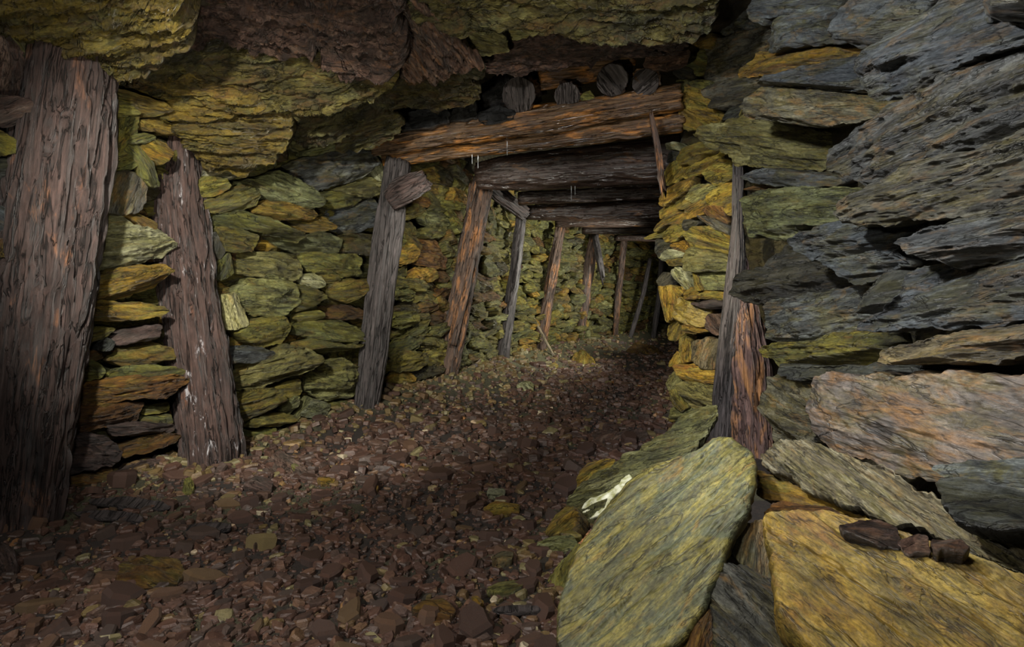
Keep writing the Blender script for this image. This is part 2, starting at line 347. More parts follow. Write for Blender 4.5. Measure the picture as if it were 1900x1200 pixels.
    Fq = np.stack([idx[:-1], idx[1:], nx[1:], nx[:-1]], -1).reshape(-1, 4).tolist()
    Fq.append(idx[-1][::-1].tolist())
    Fq.append(idx[0].tolist()) if lh == 0 and False else None
    Fq = [f for f in Fq if f]
    mw = Matrix(((u[0], -n[0], v[0], c[0]), (u[1], -n[1], v[1], c[1]), (u[2], -n[2], v[2], c[2]), (0, 0, 0, 1)))
    return V, Fq, mw

SEED = [100]
def rock(name, P3, n, mat, label=None, cat='stone', group=None, parent=None, tint=None, **k):
    SEED[0] += 1
    V, Fc, mw = rock_mesh(P3, n, seed=SEED[0], **k)
    o = mesh_obj(name, V, Fc, mat, mw, parent, tint if tint is not None else random.Random(SEED[0]).uniform(0.2, 0.95))
    if cat and parent is None: tag(o, label, cat, group)
    return o

CROPS = {'A': (0, 0, .5), 'B': (0, 560, .5335), 'C': (360, 220, .5), 'D': (1200, 0, .3684), 'E': (1200, 400, .3684), 'F': (1000, 720, .4737),
         'H': (0, 0, .6842), 'J': (1200, 220, .2332), 'K': (1200, 480, .26667), 'L': (1200, 0, .2), 'X': (0, 0, 1.0), 'Q': (740, 300, .3667), 'R': (1400, 820, .3167)}
def pts(crop, s):
    x0, y0, k = CROPS[crop]; v = [float(t) for t in s.replace(';', ' ').replace(',', ' ').split()]
    return [(x0 + v[i] * k, y0 + v[i + 1] * k) for i in range(0, len(v), 2)]

def on_wall(line, side, poly, mat, label, mixk=0.35, out=0.05, upt=0.0, name='slate_stone', res=None, th=None, back=0.16, **k):
    cx = sum(p[0] for p in poly) / len(poly); cy = sum(p[1] for p in poly) / len(poly)
    d, tx, ty = hit(line, (cx - CX) / F)
    n = np.array([ty, -tx, 0]) if side == 'l' else np.array([-ty, tx, 0])
    C = at(cx, cy, d); C = C + unit(n) * (out + ((cx * 7.3 + cy * 3.1) % 1.0 - 0.5) * 0.09)
    tocam = unit(np.array([0, 0, CAM_Z]) - C)
    n = unit(n * (1 - mixk) + tocam * mixk + np.array([0, 0, upt]))
    P3 = plane_poly(poly, C, n); k.setdefault('nose', 1.5 if side == 'r' else 1.3)
    sz = math.sqrt(max(1, (max(p[0] for p in poly) - min(p[0] for p in poly)) * (max(p[1] for p in poly) - min(p[1] for p in poly))))
    m_ = res or int(min(260, max(48, sz * 1.3))); K = int(min(46, max(9, sz / 5)))
    ext = math.sqrt(np.prod(np.sort(np.ptp(P3, axis=0))[1:]))
    return rock(name, P3, n, mat, label, M_=m_, K=K, th=th or min(0.14, 0.42 * ext), back=back, **k)

# ================================================================== THE SETTING
def wall_struct(name, line, back, z0, z1f, mat, side, amp=0.10, sub=0.07):
    P = []
    for (x0, y0), (x1, y1) in zip(line, line[1:]):
        n_ = max(1, int(math.hypot(x1 - x0, y1 - y0) / sub))
        for i in range(n_):
            t = i / n_; P.append((x0 + (x1 - x0) * t, y0 + (y1 - y0) * t, x1 - x0, y1 - y0))
    P.append((line[-1][0], line[-1][1], P[-1][2], P[-1][3])); P = np.array(P)
    k = 3
    t = P[:, 2:] / np.linalg.norm(P[:, 2:], axis=1)[:, None]
    for _ in range(k): t[1:-1] = (t[:-2] + t[1:-1] * 2 + t[2:]) / 4
    n = st(t[:, 1], -t[:, 0]) if side == 'l' else st(-t[:, 1], t[:, 0])
    zs = np.linspace(0, 1, 34); A, B = len(P), len(zs)
    V = np.zeros((A, B, 3))
    top = np.array([z1f(p[0], p[1]) for p in P])
    for b_, z in enumerate(zs): V[:, b_, 0] = P[:, 0] - n[:, 0] * back; V[:, b_, 1] = P[:, 1] - n[:, 1] * back; V[:, b_, 2] = z0 + (top - z0) * z
    Vf = V.reshape(-1, 3); d = fbm(Vf * np.array([4, 4, 9.0]), 77, 4) * amp
    Vf[:, 0] += np.repeat(n[:, 0], B) * d; Vf[:, 1] += np.repeat(n[:, 1], B) * d
    idx = np.arange(A * B).reshape(A, B)
    q = np.stack([idx[:-1, :-1], idx[1:, :-1], idx[1:, 1:], idx[:-1, 1:]], -1).reshape(-1, 4)
    if side != 'l': q = q[:, ::-1]
    return tag(mesh_obj(name, Vf, q.tolist(), mat, tint=0.5), None, None, kind='structure')

def ceil_z(x, y):
    xx = min(max(x, -2.4), 1.7)
    near = CAM_Z + 1.22 + 0.17 * xx
    far = CAM_Z + 1.62
    t = min(1, max(0, (y - 4.0) / 0.7)); t = t * t * (3 - 2 * t)
    return near * (1 - t) + far * t

RIGHT_FAR = [(1.16, 4.36), (1.42, 4.75), (1.85, 5.4), (2.5, 6.6), (3.1, 7.9), (3.9, 9.2), (5.6, 10.8)]
wall_struct('wall_left', [(-3.1, -1.4)] + LEFT, 0.24, -0.1, lambda x, y: ceil_z(x, y) + 0.6, 'wall', 'l')
wall_struct('wall_right', [(0.92, -1.4)] + NEAR[1:2] + [(1.44, 3.3), (1.52, 3.55), (1.22, 4.2), (1.12, 4.42), (1.25, 4.6)] + RIGHT_FAR[1:], 0.22, -0.1, lambda x, y: ceil_z(x, y) + 0.8, 'wall', 'r')

gx = np.linspace(-3.6, 6.0, 150); gy = np.linspace(-1.6, 14, 190)
XX, YY = np.meshgrid(gx, gy, indexing='ij'); cz = np.vectorize(ceil_z)(XX, YY)
Vc = st(XX.ravel(), YY.ravel(), cz.ravel() + 0.42)
nb = fbm(st(Vc[:, 0] * 1.3, Vc[:, 1] * 1.6, Vc[:, 0] * 0), 31, 5); stp = np.floor(fbm(st(Vc[:, 0] * 1.1 + Vc[:, 1] * .5, Vc[:, 1] * 1.1, 0 * Vc[:, 0]), 35, 3) * 6) / 6
Vc[:, 2] += nb * 0.08 + stp * 0.08
idx = np.arange(150 * 190).reshape(150, 190)
q = np.stack([idx[:-1, :-1], idx[:-1, 1:], idx[1:, 1:], idx[1:, :-1]], -1).reshape(-1, 4).tolist()
ceiling = tag(mesh_obj('ceiling', Vc, q, 'roof', tint=0.5), None, None, kind='structure')
tag(mesh_obj('wall_back', np.array([[-3.4, -1.4, -.1], [1.3, -1.4, -.1], [1.3, -1.4, 2.9], [-3.4, -1.4, 2.9]]), [[3, 2, 1, 0]], 'wall', tint=0.4), None, None, kind='structure')
tag(mesh_obj('wall_far', np.array([[3.0, 13.6, -.1], [6.2, 10.4, -.1], [6.2, 10.4, 2.9], [3.0, 13.6, 2.9]]), [[0, 1, 2, 3]], 'wall', tint=0.4), None, None, kind='structure')

# floor with banked talus along the left wall
Lp = np.array(LEFT)
def left_dist(x, y):
    """signed distance to the left wall line, positive inside the gallery"""
    best = np.full(np.shape(x), 1e9); ys = np.zeros(np.shape(x))
    for (x0, y0), (x1, y1) in zip(LEFT, LEFT[1:]):
        dx, dy = x1 - x0, y1 - y0; l2 = dx * dx + dy * dy
        t = np.clip(((x - x0) * dx + (y - y0) * dy) / l2, 0, 1)
        px, py = x0 + t * dx, y0 + t * dy; d = np.hypot(x - px, y - py)
        ys = np.where(d < best, py, ys); best = np.minimum(best, d)
    return best, ys
def floor_z(x, y):
    x = np.asarray(x, float); y = np.asarray(y, float)
    d, yw = left_dist(x, y)
    z = 0.035 * fbm(st(x.ravel() * 1.2, y.ravel() * 1.2, 0 * x.ravel()), 51, 3).reshape(x.shape) + 0.012 * fbm(st(x.ravel() * 6, y.ravel() * 6, 0 * x.ravel()), 52, 3).reshape(x.shape)
    far = np.clip((yw - 3.6) / 1.2, 0, 1)
    z = z + (0.05 + 0.15 * far) * np.exp(-(d / (0.22 + 0.22 * far)) ** 2)
    z = z + 0.10 * np.clip((y - 7.5) / 4, 0, 1)
    z = z - 0.06 * np.exp(-((x + 1.62) ** 2 + (y - 1.95) ** 2) / 0.03)     # hollow by the big prop
    z = z - 0.03 * np.exp(-((x + 1.15) ** 2 + (y - 2.2) ** 2) / 0.02)
    return z
def fz(x, y): return float(floor_z(np.array([x]), np.array([y]))[0])
gx = np.concatenate([np.linspace(-3.4, -1.9, 30), np.linspace(-1.88, 1.7, 180), np.linspace(1.75, 6.2, 60)]); gy = np.concatenate([np.linspace(-1.5, 0.9, 18), np.linspace(0.95, 5, 190), np.linspace(5.05, 14, 140)])
XX, YY = np.meshgrid(gx, gy, indexing='ij'); Z = floor_z(XX, YY)
dd, yw = left_dist(XX, YY)
grav = np.clip(1.15 - dd / (0.30 + 0.45 * np.clip((yw - 4.2) / 1, 0, 1)), 0, 1) * np.clip((YY - 2.2) / 1, 0, 1)
grav = np.maximum(grav, 0.8 * np.exp(-((XX - 0.35) ** 2 + (YY - 1.5) ** 2) / 0.12))
grav = np.maximum(grav, 0.6 * np.exp(-((XX + 0.75) ** 2 + (YY - 1.5) ** 2) / 0.04))
grav = np.clip(grav + 0.3 * fbm(st(XX.ravel() * 5, YY.ravel() * 5, 0 * XX.ravel()), 61, 3).reshape(XX.shape) * (grav > 0.02), 0, 1)
A, B = XX.shape; idx = np.arange(A * B).reshape(A, B)
q = np.stack([idx[:-1, :-1], idx[1:, :-1], idx[1:, 1:], idx[:-1, 1:]], -1).reshape(-1, 4).tolist()
tag(mesh_obj('floor', st(XX.ravel(), YY.ravel(), Z.ravel()), q, 'dirt', tint=0.5, extra=('gravel', grav.ravel())), None, None, kind='structure')

# ------------------------------------------------------------------ roof ledges: bedrock, parts of the ceiling
def ledge(mat, poly, dep, n=(0.10, -0.55, -0.85), th=0.10, back=0.35, label=None, bed=None, **k):
    cx = sum(p[0] for p in poly) / len(poly); cy = sum(p[1] for p in poly) / len(poly)
    C = at(cx, cy, dep); P3 = plane_poly(poly, C, unit(n))
    sz = max(max(p[0] for p in poly) - min(p[0] for p in poly), 60)
    k.setdefault('rough', 1.2); k.setdefault('strat', 1.8); k.setdefault('jag', 1.3)
    o = rock('rock_ledge', P3, n, mat, None, None, parent=ceiling, th=th, back=back, M_=int(min(300, 60 + sz * .5)), K=int(min(60, 12 + sz / 12)), bed=bed, **k)
    if label: o['label'] = label
    return o
def HH(s): return pts('H', s)
ledge('c', HH('-160,-170 480,-170 505,60 500,110 430,165 325,196 290,180 200,130 100,105 0,80 -160,20'), 2.25, (0.05, -0.42, -0.9), th=0.10, label='golden brown rock face', facets=1, bed=0.15)
ledge('e', HH('455,-170 900,-170 1060,-20 1100,100 1060,180 960,160 900,115 700,135 560,155 505,140 480,60'), 2.75, (0.05, -0.5, -0.85), th=0.16, label='wet purple brown rough rock', facets=3, rough=1.8, bed=-0.2)
ledge('e', HH('860,-40 1080,-60 1250,100 1310,170 1240,185 1100,205 1060,185 1000,90'), 3.05, (0.2, -0.6, -0.8), th=0.12, label='dark purple rock band', facets=3, rough=1.5, bed=-0.75)
ledge('k', HH('300,205 500,160 700,125 880,110 970,145 1075,175 1010,245 830,285 780,305 700,275 560,230 420,212'), 3.0, (0.12, -0.6, -0.8), th=0.14, label='olive brown belly of rock', facets=2, bed=0.12)
ledge('c', HH('305,200 420,205 560,218 700,262 705,296 560,318 470,325 430,290 335,238'), 2.95, (0.0, -0.75, -0.6), th=0.07, facets=2, bed=-0.15)
ledge('c', HH('470,325 560,312 700,302 775,305 795,345 775,402 700,455 645,478 560,450 530,415'), 3.15, (0.15, -0.85, -0.45), th=0.10, label='low olive rock block over the second prop', facets=2, bed=-0.06)
ledge('k', HH('1000,245 1100,203 1235,200 1300,240 1285,272 1200,308 1080,290 985,272'), 3.55, (0.1, -0.6, -0.75), th=0.10, facets=3, bed=0.1)
ledge('k', HH('780,305 985,262 1065,288 960,342 855,405 815,385 795,350'), 3.5, (0.15, -0.6, -0.7), th=0.09, facets=3, bed=0.35)
ledge('g', HH('1170,58 1230,55 1300,60 1375,100 1372,142 1290,155 1220,125'), 3.3, (0.0, -0.8, -0.5), th=0.12, label='pale green grey rock knob', facets=3, bed=-0.2)
ledge('g', HH('1365,75 1430,68 1445,90 1400,112 1370,100'), 3.4, (0.0, -0.8, -0.5), th=0.06)
ledge('k', HH('1000,-170 1900,-170 1900,60 1750,92 1600,98 1450,72 1300,55 1160,58 1070,10'), 2.9, (0.0, -0.45, -0.9), th=0.12, label='brown green roof slab', facets=2, bed=0.05)
ledge('e', HH('1300,150 1380,105 1450,85 1640,100 1850,90 1840,140 1650,168 1480,195 1360,215 1305,192'), 3.5, (0.0, -0.7, -0.7), th=0.10, facets=3, bed=0.06)
ledge('k', HH('1210,115 1290,150 1320,185 1300,215 1235,200 1180,160'), 3.4, (0.1, -0.7, -0.6), th=0.08)
ledge('q', HH('1090,290 1200,305 1290,265 1360,215 1420,260 1310,340 1190,350 1090,345'), 4.5, (0, -0.8, -0.5), th=0.08, label='soot black wet rock', rough=1.2)
ledge('k', HH('880,360 960,320 1060,295 1095,330 1060,380 1000,400 930,412'), 3.8, (0.2, -0.75, -0.4), th=0.08, facets=3, bed=0.4)

# ================================================================== STONES OF THE DRY STONE WALLS
def lay(line, side, crop, rows, where, **k):
    for mat, desc, s in rows:
        if crop in 'JK' and mat == 'o': mat = 'a'
        on_wall(line, side, pts(crop, s), mat, desc + ' ' + where, **k)

W = 'beside the biggest prop'
lay(LEFT, 'l', 'A', [
    ('v', 'big rounded purple brown boulder with creased face', '-60,120 0,120 50,130 95,180 85,220 130,285 120,330 70,360 0,352 -60,350'),
    ('g', 'narrow curved green grey stone behind a boulder', '10,110 60,118 120,190 130,232 100,240 85,190 40,140'),
    ('v', 'wet purple stone under a rounded boulder', '-60,355 60,360 112,375 115,440 40,468 -60,460'),
    ('o', 'olive pointed stone over a grey one', '-50,478 0,480 40,510 92,545 60,572 -50,580'),
    ('d', 'dark green grey wedge stone', '-60,582 60,595 108,622 70,652 -60,668'),
    ('b', 'blue grey slate tongue jutting over wood', '-60,765 40,775 125,850 118,892 40,878 -60,875'),
    ('r', 'small rusty stone under a blue grey tongue', '-50,872 30,895 24,950 -50,965'),
], W, mixk=0.5, out=0.16)

W = 'between the two front left props'
lay(LEFT, 'l', 'A', [
    ('y', 'topmost tan slate wedge under the roof', '405,322 480,338 600,385 634,415 560,432 440,392 405,378'),
    ('o', 'thin olive sliver second from the top', '408,385 470,390 525,425 440,432 408,424'),
    ('o', 'upright olive stone with lit edge near the top', '405,430 522,430 492,500 440,558 395,562 400,480'),
    ('y', 'brown slab touching the top of the flecked prop', '520,445 590,438 640,468 692,490 660,502 600,492 525,485'),
    ('o', 'small olive lens stone under a brown slab', '485,502 540,493 578,510 545,533 478,533'),
    ('y', 'ochre diamond shaped stone', '525,542 560,518 612,528 642,570 600,612 568,592'),
    ('o', 'dark olive blocky stone beside the big prop', '385,580 440,558 492,580 512,612 450,648 385,652'),
    ('o', 'olive slab leaning down to the right', '452,560 480,533 512,538 562,590 598,686 550,692 508,650 498,600'),
    ('b', 'grey stone with black underside', '385,660 450,638 492,645 548,700 522,782 460,792 375,785'),
    ('y', 'small bright ochre stone over a pale spearhead slab', '450,795 500,783 582,825 570,852 530,842'),
    ('p', 'pale spearhead slate pointing at the flecked prop', '340,830 440,795 482,840 560,850 658,915 600,952 460,992 360,1004 330,960'),
    ('y', 'yellow tapered slate under a pale spearhead', '310,1040 380,1018 480,990 592,985 632,1005 580,1062 480,1102 400,1117 310,1112'),
], W, out=0.05)
lay(LEFT, 'l', 'B', [
    ('y', 'ochre slate with brown stripe at mid height', '262,0 340,-5 400,5 480,0 572,30 540,48 400,68 265,58'),
    ('v', 'purple brown slab over a yellow lens stone', '390,118 460,93 568,78 532,132 450,147 400,152'),
    ('d', 'small blue black stone', '342,140 370,120 402,140 387,168 348,172'),
    ('o', 'thin olive stone behind a blue black one', '255,105 330,85 398,93 352,128 255,155'),
    ('y', 'yellow oval lens stone', '352,175 420,148 520,138 592,163 602,195 520,217 430,224 372,207'),
    ('r', 'brown stone left of a yellow oval one', '245,180 342,163 358,195 320,205 245,218'),
    ('o', 'olive rounded stone on a rusty slab', '245,215 330,203 367,240 342,270 245,280'),
    ('o', 'gritty olive stone on a rusty slab', '352,265 420,223 520,218 612,233 642,258 480,282 400,287'),
    ('r', 'long rusty slab pointing at the flecked prop', '240,285 440,260 560,260 645,260 634,280 572,327 450,337 330,357 240,360'),
    ('r', 'rusty rectangular block below a long rusty slab', '235,370 330,348 487,343 472,417 330,442 228,470'),
    ('o', 'small gravelly olive stone against the flecked prop', '488,360 587,348 592,382 500,394'),
    ('o', 'small olive sliver near the foot of the flecked prop', '482,396 592,388 602,425 500,430'),
    ('v', 'wedge of purple brown slate low down', '372,428 480,418 612,428 592,457 440,467 398,462'),
    ('r', 'brown wedge at the foot of the flecked prop', '432,500 520,453 632,463 602,492 500,522 428,542'),
    ('v', 'wide purple brown slab at the wall foot', '205,480 330,453 428,520 402,567 300,582 210,604'),
    ('r', 'brown cracked slab on the floor line', '225,615 300,588 387,573 387,642 330,658 245,636'),
    ('v', 'long low brown slab on the floor line', '392,590 470,558 602,543 582,582 470,622 392,656'),
], W, out=0.05)

W = 'between the flecked and grey props'
lay(LEFT, 'l', 'C', [
    ('b', 'dark blue grey stone under the low roof block', '45,188 110,168 198,173 182,212 110,230 45,217'),
    ('o', 'squat olive stone under a dark blue grey one', '30,215 110,218 132,255 92,287 30,290'),
    ('o', 'broad olive stone with layered edges', '40,310 130,268 202,243 242,280 232,327 150,347 40,350'),
    ('g', 'large grey green gable shaped stone near the roof', '148,235 210,228 300,198 352,213 442,268 468,310 432,338 350,323 250,292 198,252'),
    ('b', 'large blue grey slab under the roof', '320,185 400,148 520,128 652,128 668,165 622,217 520,252 430,263 358,218'),
    ('g', 'small grey stone on a large blue grey slab', '405,130 480,83 552,73 558,110 522,132 430,148'),
    ('p', 'pale upright slab at the head of the grey prop', '622,93 702,103 734,150 708,243 640,222 664,170 622,122'),
    ('g', 'grey green slab touching the grey prop near its head', '498,265 560,248 640,213 704,243 708,277 640,293 558,283'),
    ('o', 'olive block under a grey green slab', '462,273 560,273 628,290 602,322 520,338 468,328'),
    ('y', 'long orange tinted slab', '212,345 270,303 332,308 468,355 442,373 300,378'),
    ('o', 'long olive slab dipping right', '82,365 170,343 272,373 404,435 392,458 300,438 180,413 86,403'),
    ('y', 'short ochre stone right of a long dipping slab', '318,375 380,378 472,363 514,410 440,424'),
    ('b', 'bluish green layered stone beside the grey prop', '502,340 600,318 672,298 684,345 690,390 620,418 540,423 497,390'),
    ('g', 'long pale green layered slab at mid height', '256,430 400,438 492,418 554,450 534,503 430,498 328,483'),
    ('d', 'dark olive upright stone beside the flecked prop', '50,420 100,428 138,455 102,513 64,535'),
    ('o', 'olive stone with brown corner', '78,405 180,408 248,440 217,493 128,493 106,450'),
    ('k', 'wet shiny olive stone jutting past the grey prop', '545,430 652,428 680,490 640,508 538,498'),
    ('g', 'large pale yellow green block', '136,500 200,488 332,508 398,550 398,592 350,615 240,583 138,573'),
    ('o', 'long dark olive block right of a pale block', '400,500 480,503 622,508 618,577 540,593 450,573 398,542'),
    ('p', 'small white grey stone', '398,580 440,573 472,588 488,620 450,633 402,612'),
    ('o', 'tiny olive stone right of a white grey one', '468,580 532,578 543,605 488,613'),
    ('o', 'dark olive triangular stone against the grey prop', '488,620 560,598 643,598 622,652 580,683 508,662'),
    ('g', 'large grey green slab with oblique face', '142,640 200,598 280,583 352,608 394,680 342,733 220,728 156,682'),
    ('o', 'olive wedge under a white grey stone', '348,620 420,618 504,660 420,703 380,713 388,670'),
    ('o', 'small ochre stone beside the flecked prop', '72,530 135,498 148,570 110,598 72,592'),
    ('p', 'pale grey upright broken stone beside the flecked prop', '100,660 150,648 193,720 204,765 140,783 95,772'),
    ('o', 'smooth olive stone with straight base', '146,790 230,738 342,738 358,790 332,832 240,848 178,822'),
    ('o', 'small lumpy olive stone at mid wall', '398,720 460,708 483,740 420,758 368,742'),
    ('r', 'brown olive ledge stone reaching the grey prop', '476,700 550,688 622,708 644,740 540,748 488,742'),
    ('o', 'long olive brown block', '346,780 400,753 540,748 613,780 624,822 560,833 440,818 358,802'),
    ('o', 'thin olive slab under a long olive brown block', '358,830 440,818 550,838 624,835 560,863 430,868 368,852'),
    ('b', 'grey blue stone low beside the flecked prop', '112,850 220,843 303,870 262,902 124,908'),
    ('g', 'very large pale green layered stone low in the wall', '132,910 260,898 330,838 402,858 459,890 424,932 342,962 250,998 132,1008'),
    ('g', 'large bulging pale stone near the grey prop foot', '406,980 450,908 540,888 613,930 634,990 593,1033 490,1043 408,1007'),
    ('o', 'small square olive stone', '306,990 390,963 403,1020 350,1038 306,1012'),
    ('o', 'olive brown block near the floor', '140,1040 230,1008 323,1003 333,1050 250,1093 166,1134'),
    ('g', 'small grey green rounded stone low down', '318,1050 380,1028 393,1060 350,1103 317,1082'),
    ('g', 'narrow tilted olive stone low down', '373,1095 410,1028 438,1040 423,1080 390,1113'),
    ('p', 'small pale wedge stone low down', '398,1100 440,1038 503,1060 493,1097 450,1113'),
    ('o', 'small brown olive stone at the grey prop foot', '498,1060 582,1043 593,1080 530,1103'),
    ('o', 'low flat olive stone on the floor line', '164,1140 270,1088 362,1098 383,1120 280,1143'),
    ('o', 'broken olive stone half buried in gravel', '172,1155 300,1143 293,1192 240,1203 182,1203'),
], W, out=0.05)

W = 'in the near right wall'
lay(NEAR, 'r', 'D', [
    ('b', 'grey stone with sharp lit edge near the roof', '325,150 390,58 440,-10 522,-10 562,80 595,140 480,183 378,193'),
    ('b', 'blue grey stone filling the roof corner', '530,-20 962,-20 975,50 900,55 650,85 612,133 558,92'),
    ('b', 'dark blue slab with rusty left end', '608,250 650,118 720,68 850,38 972,58 942,130 1004,212 860,218 720,238 658,254'),
    ('B', 'large smooth dark blue stone second from the roof', '928,130 960,56 1042,-30 1510,-30 1485,60 1333,150 1182,243 1150,284 1018,194'),
    ('m', 'pale topped block with dark speckled front', '306,240 400,188 560,148 628,153 603,240 522,302 492,383 328,413 338,300'),
    ('y', 'yellow slab with white streaks', '492,350 558,258 680,258 790,212 950,238 1090,285 900,323 700,363 620,383 498,384'),
    ('m', 'reddish thin stone under a speckled block', '326,440 420,398 500,378 628,383 562,452 480,493 328,493'),
    ('B', 'long smooth blue grey slab', '576,430 660,388 830,336 1000,296 1160,290 1162,380 1150,475 980,464 700,428 588,448'),
    ('m', 'broad slab streaked orange and grey', '536,520 600,448 700,423 950,456 1190,498 1262,560 1100,604 900,634 720,613 558,594'),
    ('B', 'huge tilted grey boulder at the upper right', '1138,340 1178,250 1330,148 1492,56 1512,-40 1775,-40 1765,100 1920,95 1960,190 1700,293 1500,393 1340,484 1155,490 1134,430'),
    ('B', 'dark grey block at the right edge above a tilted boulder', '1770,-40 1980,-40 1980,110 1766,104'),
    ('B', 'huge dark layered slab sloping down from the right edge', '911,800 958,718 1180,588 1280,528 1420,428 1700,288 1980,160 1980,660 1700,733 1500,774 1250,894 1108,954 1066,882 938,842'),
    ('m', 'large slab with yellow top and dark underside', '1016,1060 1118,978 1300,908 1400,828 1700,755 1980,670 1980,1000 1700,1074 1400,1104 1110,1134 1058,1113'),
    ('b', 'thin grey stone under the pointed slab', '486,900 560,848 800,868 960,890 960,925 830,944 620,938'),
    ('r', 'small rusty red stone lying in a joint', '536,970 600,928 700,918 773,945 640,973'),
    ('g', 'bulky grey green block with silvery face', '456,990 560,958 800,936 1080,966 1114,990 1024,1062 1014,1113 850,1144 720,1194 558,1184 498,1082'),
], W, mixk=0.45, out=0.10, th=0.13)
on_wall(NEAR, 'r', pts('D', '261,680 300,638 450,597 550,587 700,607 830,647 944,688 954,732 924,823 800,854 600,844 440,834 378,752 298,722'), 'g', 'large pointed grey slab jutting left over a thin dark post', mixk=0.6, out=0.22, th=0.10)
lay(NEAR, 'r', 'E', [
    ('B', 'broad streaky grey slab at mid height', '776,130 850,78 1000,38 1200,8 1425,-4 1484,30 1303,112 1254,202 1304,243 1140,304 1000,334 898,232 798,182'),
    ('d', 'lumpy dark crusted stone at mid height', '456,390 500,298 600,258 720,166 792,166 914,240 984,300 1144,310 1104,344 880,374 620,444 498,424'),
    ('B', 'smooth grey slab with streaks at the right edge', '1306,130 1500,58 1720,-4 1980,-90 1980,170 1700,234 1560,264 1478,213 1378,172'),
    ('d', 'knobbly dark stone end wedged between slabs', '1066,400 1178,298 1303,280 1345,360 1315,474 1180,504 1096,464'),
    ('B', 'wide dark slab with pale lower edge at the right edge', '1300,282 1500,258 1980,205 1980,500 1750,554 1250,574 1096,554 1230,504 1330,380'),
    ('b', 'finely layered blue grey stone beside the pink wood', '586,450 720,408 900,376 1080,346 1084,430 1104,472 1166,492 1050,554 900,614 760,644 618,624 598,542'),
    ('o', 'yellow green thin ledge slab beside the pink wood', '571,680 610,648 800,636 1000,598 1236,566 1244,722 1100,744 900,774 790,774 598,714'),
    ('m', 'flat orange grey slab at the right edge', '1236,680 1380,648 1600,588 1980,530 1980,704 1700,739 1400,744 1236,744'),
    ('d', 'recessed dark slab under the thin ledge', '696,745 820,768 1200,750 1560,738 1980,720 1980,840 1400,830 1018,814 870,834 738,804'),
    ('m', 'squarish grey stone with ragged edge beside the pink wood', '571,950 598,840 640,806 862,876 874,950 854,1052 864,1114 780,1174 680,1190 608,1154 618,1062'),
], W, mixk=0.45, out=0.10, th=0.12)
on_wall(NEAR, 'r', pts('X', '1520,700 1580,694 1700,698 1960,704 1960,925 1880,905 1790,888 1690,882 1590,850 1518,808'), 'R', 'biggest rectangular block low in the near right wall, rust and lilac', mixk=0.4, out=0.14, th=0.07, nose=0.3, rough=0.45, strat=0.6, edge=12)
on_wall(NEAR, 'r', pts('X', '1740,868 1800,858 1960,842 1960,930 1860,905 1780,895'), 'b', 'sloping grey slab under the biggest rectangular block', mixk=0.45, out=0.15, th=0.04, nose=0.2, rough=0.5)

# the jutting corner beyond the right prop
W = 'in the yellow corner wall'
lay(CORNER, 'r', 'L', [
    ('b', 'topmost grey upright stone', '400,-20 630,-20 635,100 600,203 508,214 446,90'),
    ('r', 'narrow rusty stone at the roof', '628,-20 790,-20 650,143 618,103'),
    ('o', 'olive brown stone with cracked face near the roof', '306,560 360,478 450,458 575,468 605,630 440,704 398,644 306,604'),
    ('y', 'tan rounded stone near the roof', '340,450 460,338 604,308 676,370 570,453 450,433 366,494'),
    ('d', 'dark bent stone', '236,680 306,608 402,638 436,732 310,744'),
    ('g', 'small pale grey stone over an ochre block', '276,740 380,738 394,800 342,854 276,832'),
    ('o', 'olive thin stone right of a pale grey one', '396,760 520,738 610,760 606,850 530,864 428,812'),
    ('y', 'big ochre block near the top', '304,1130 336,958 376,806 482,836 594,918 624,1010 705,1060 642,1124 460,1206 328,1194'),
    ('o', 'tall thin green grey slab on edge', '246,1200 256,898 288,846 354,878 334,962 300,1184'),
    ('r', 'brown upright stone at the corner edge near the beams', '80,1180 118,1040 238,898 256,1000 240,1180'),
    ('d', 'dark green stone between a block and a grey slab', '696,1110 780,998 876,978 894,1062 820,1104'),
    ('o', 'olive wedge under reddish thin stone', '856,1084 930,928 1046,846 1016,1082'),
    ('d', 'dark recessed stone under reddish thin stone', '600,890 930,910 870,980 700,1020 610,1010'),
], W, mixk=0.35, out=0.06)
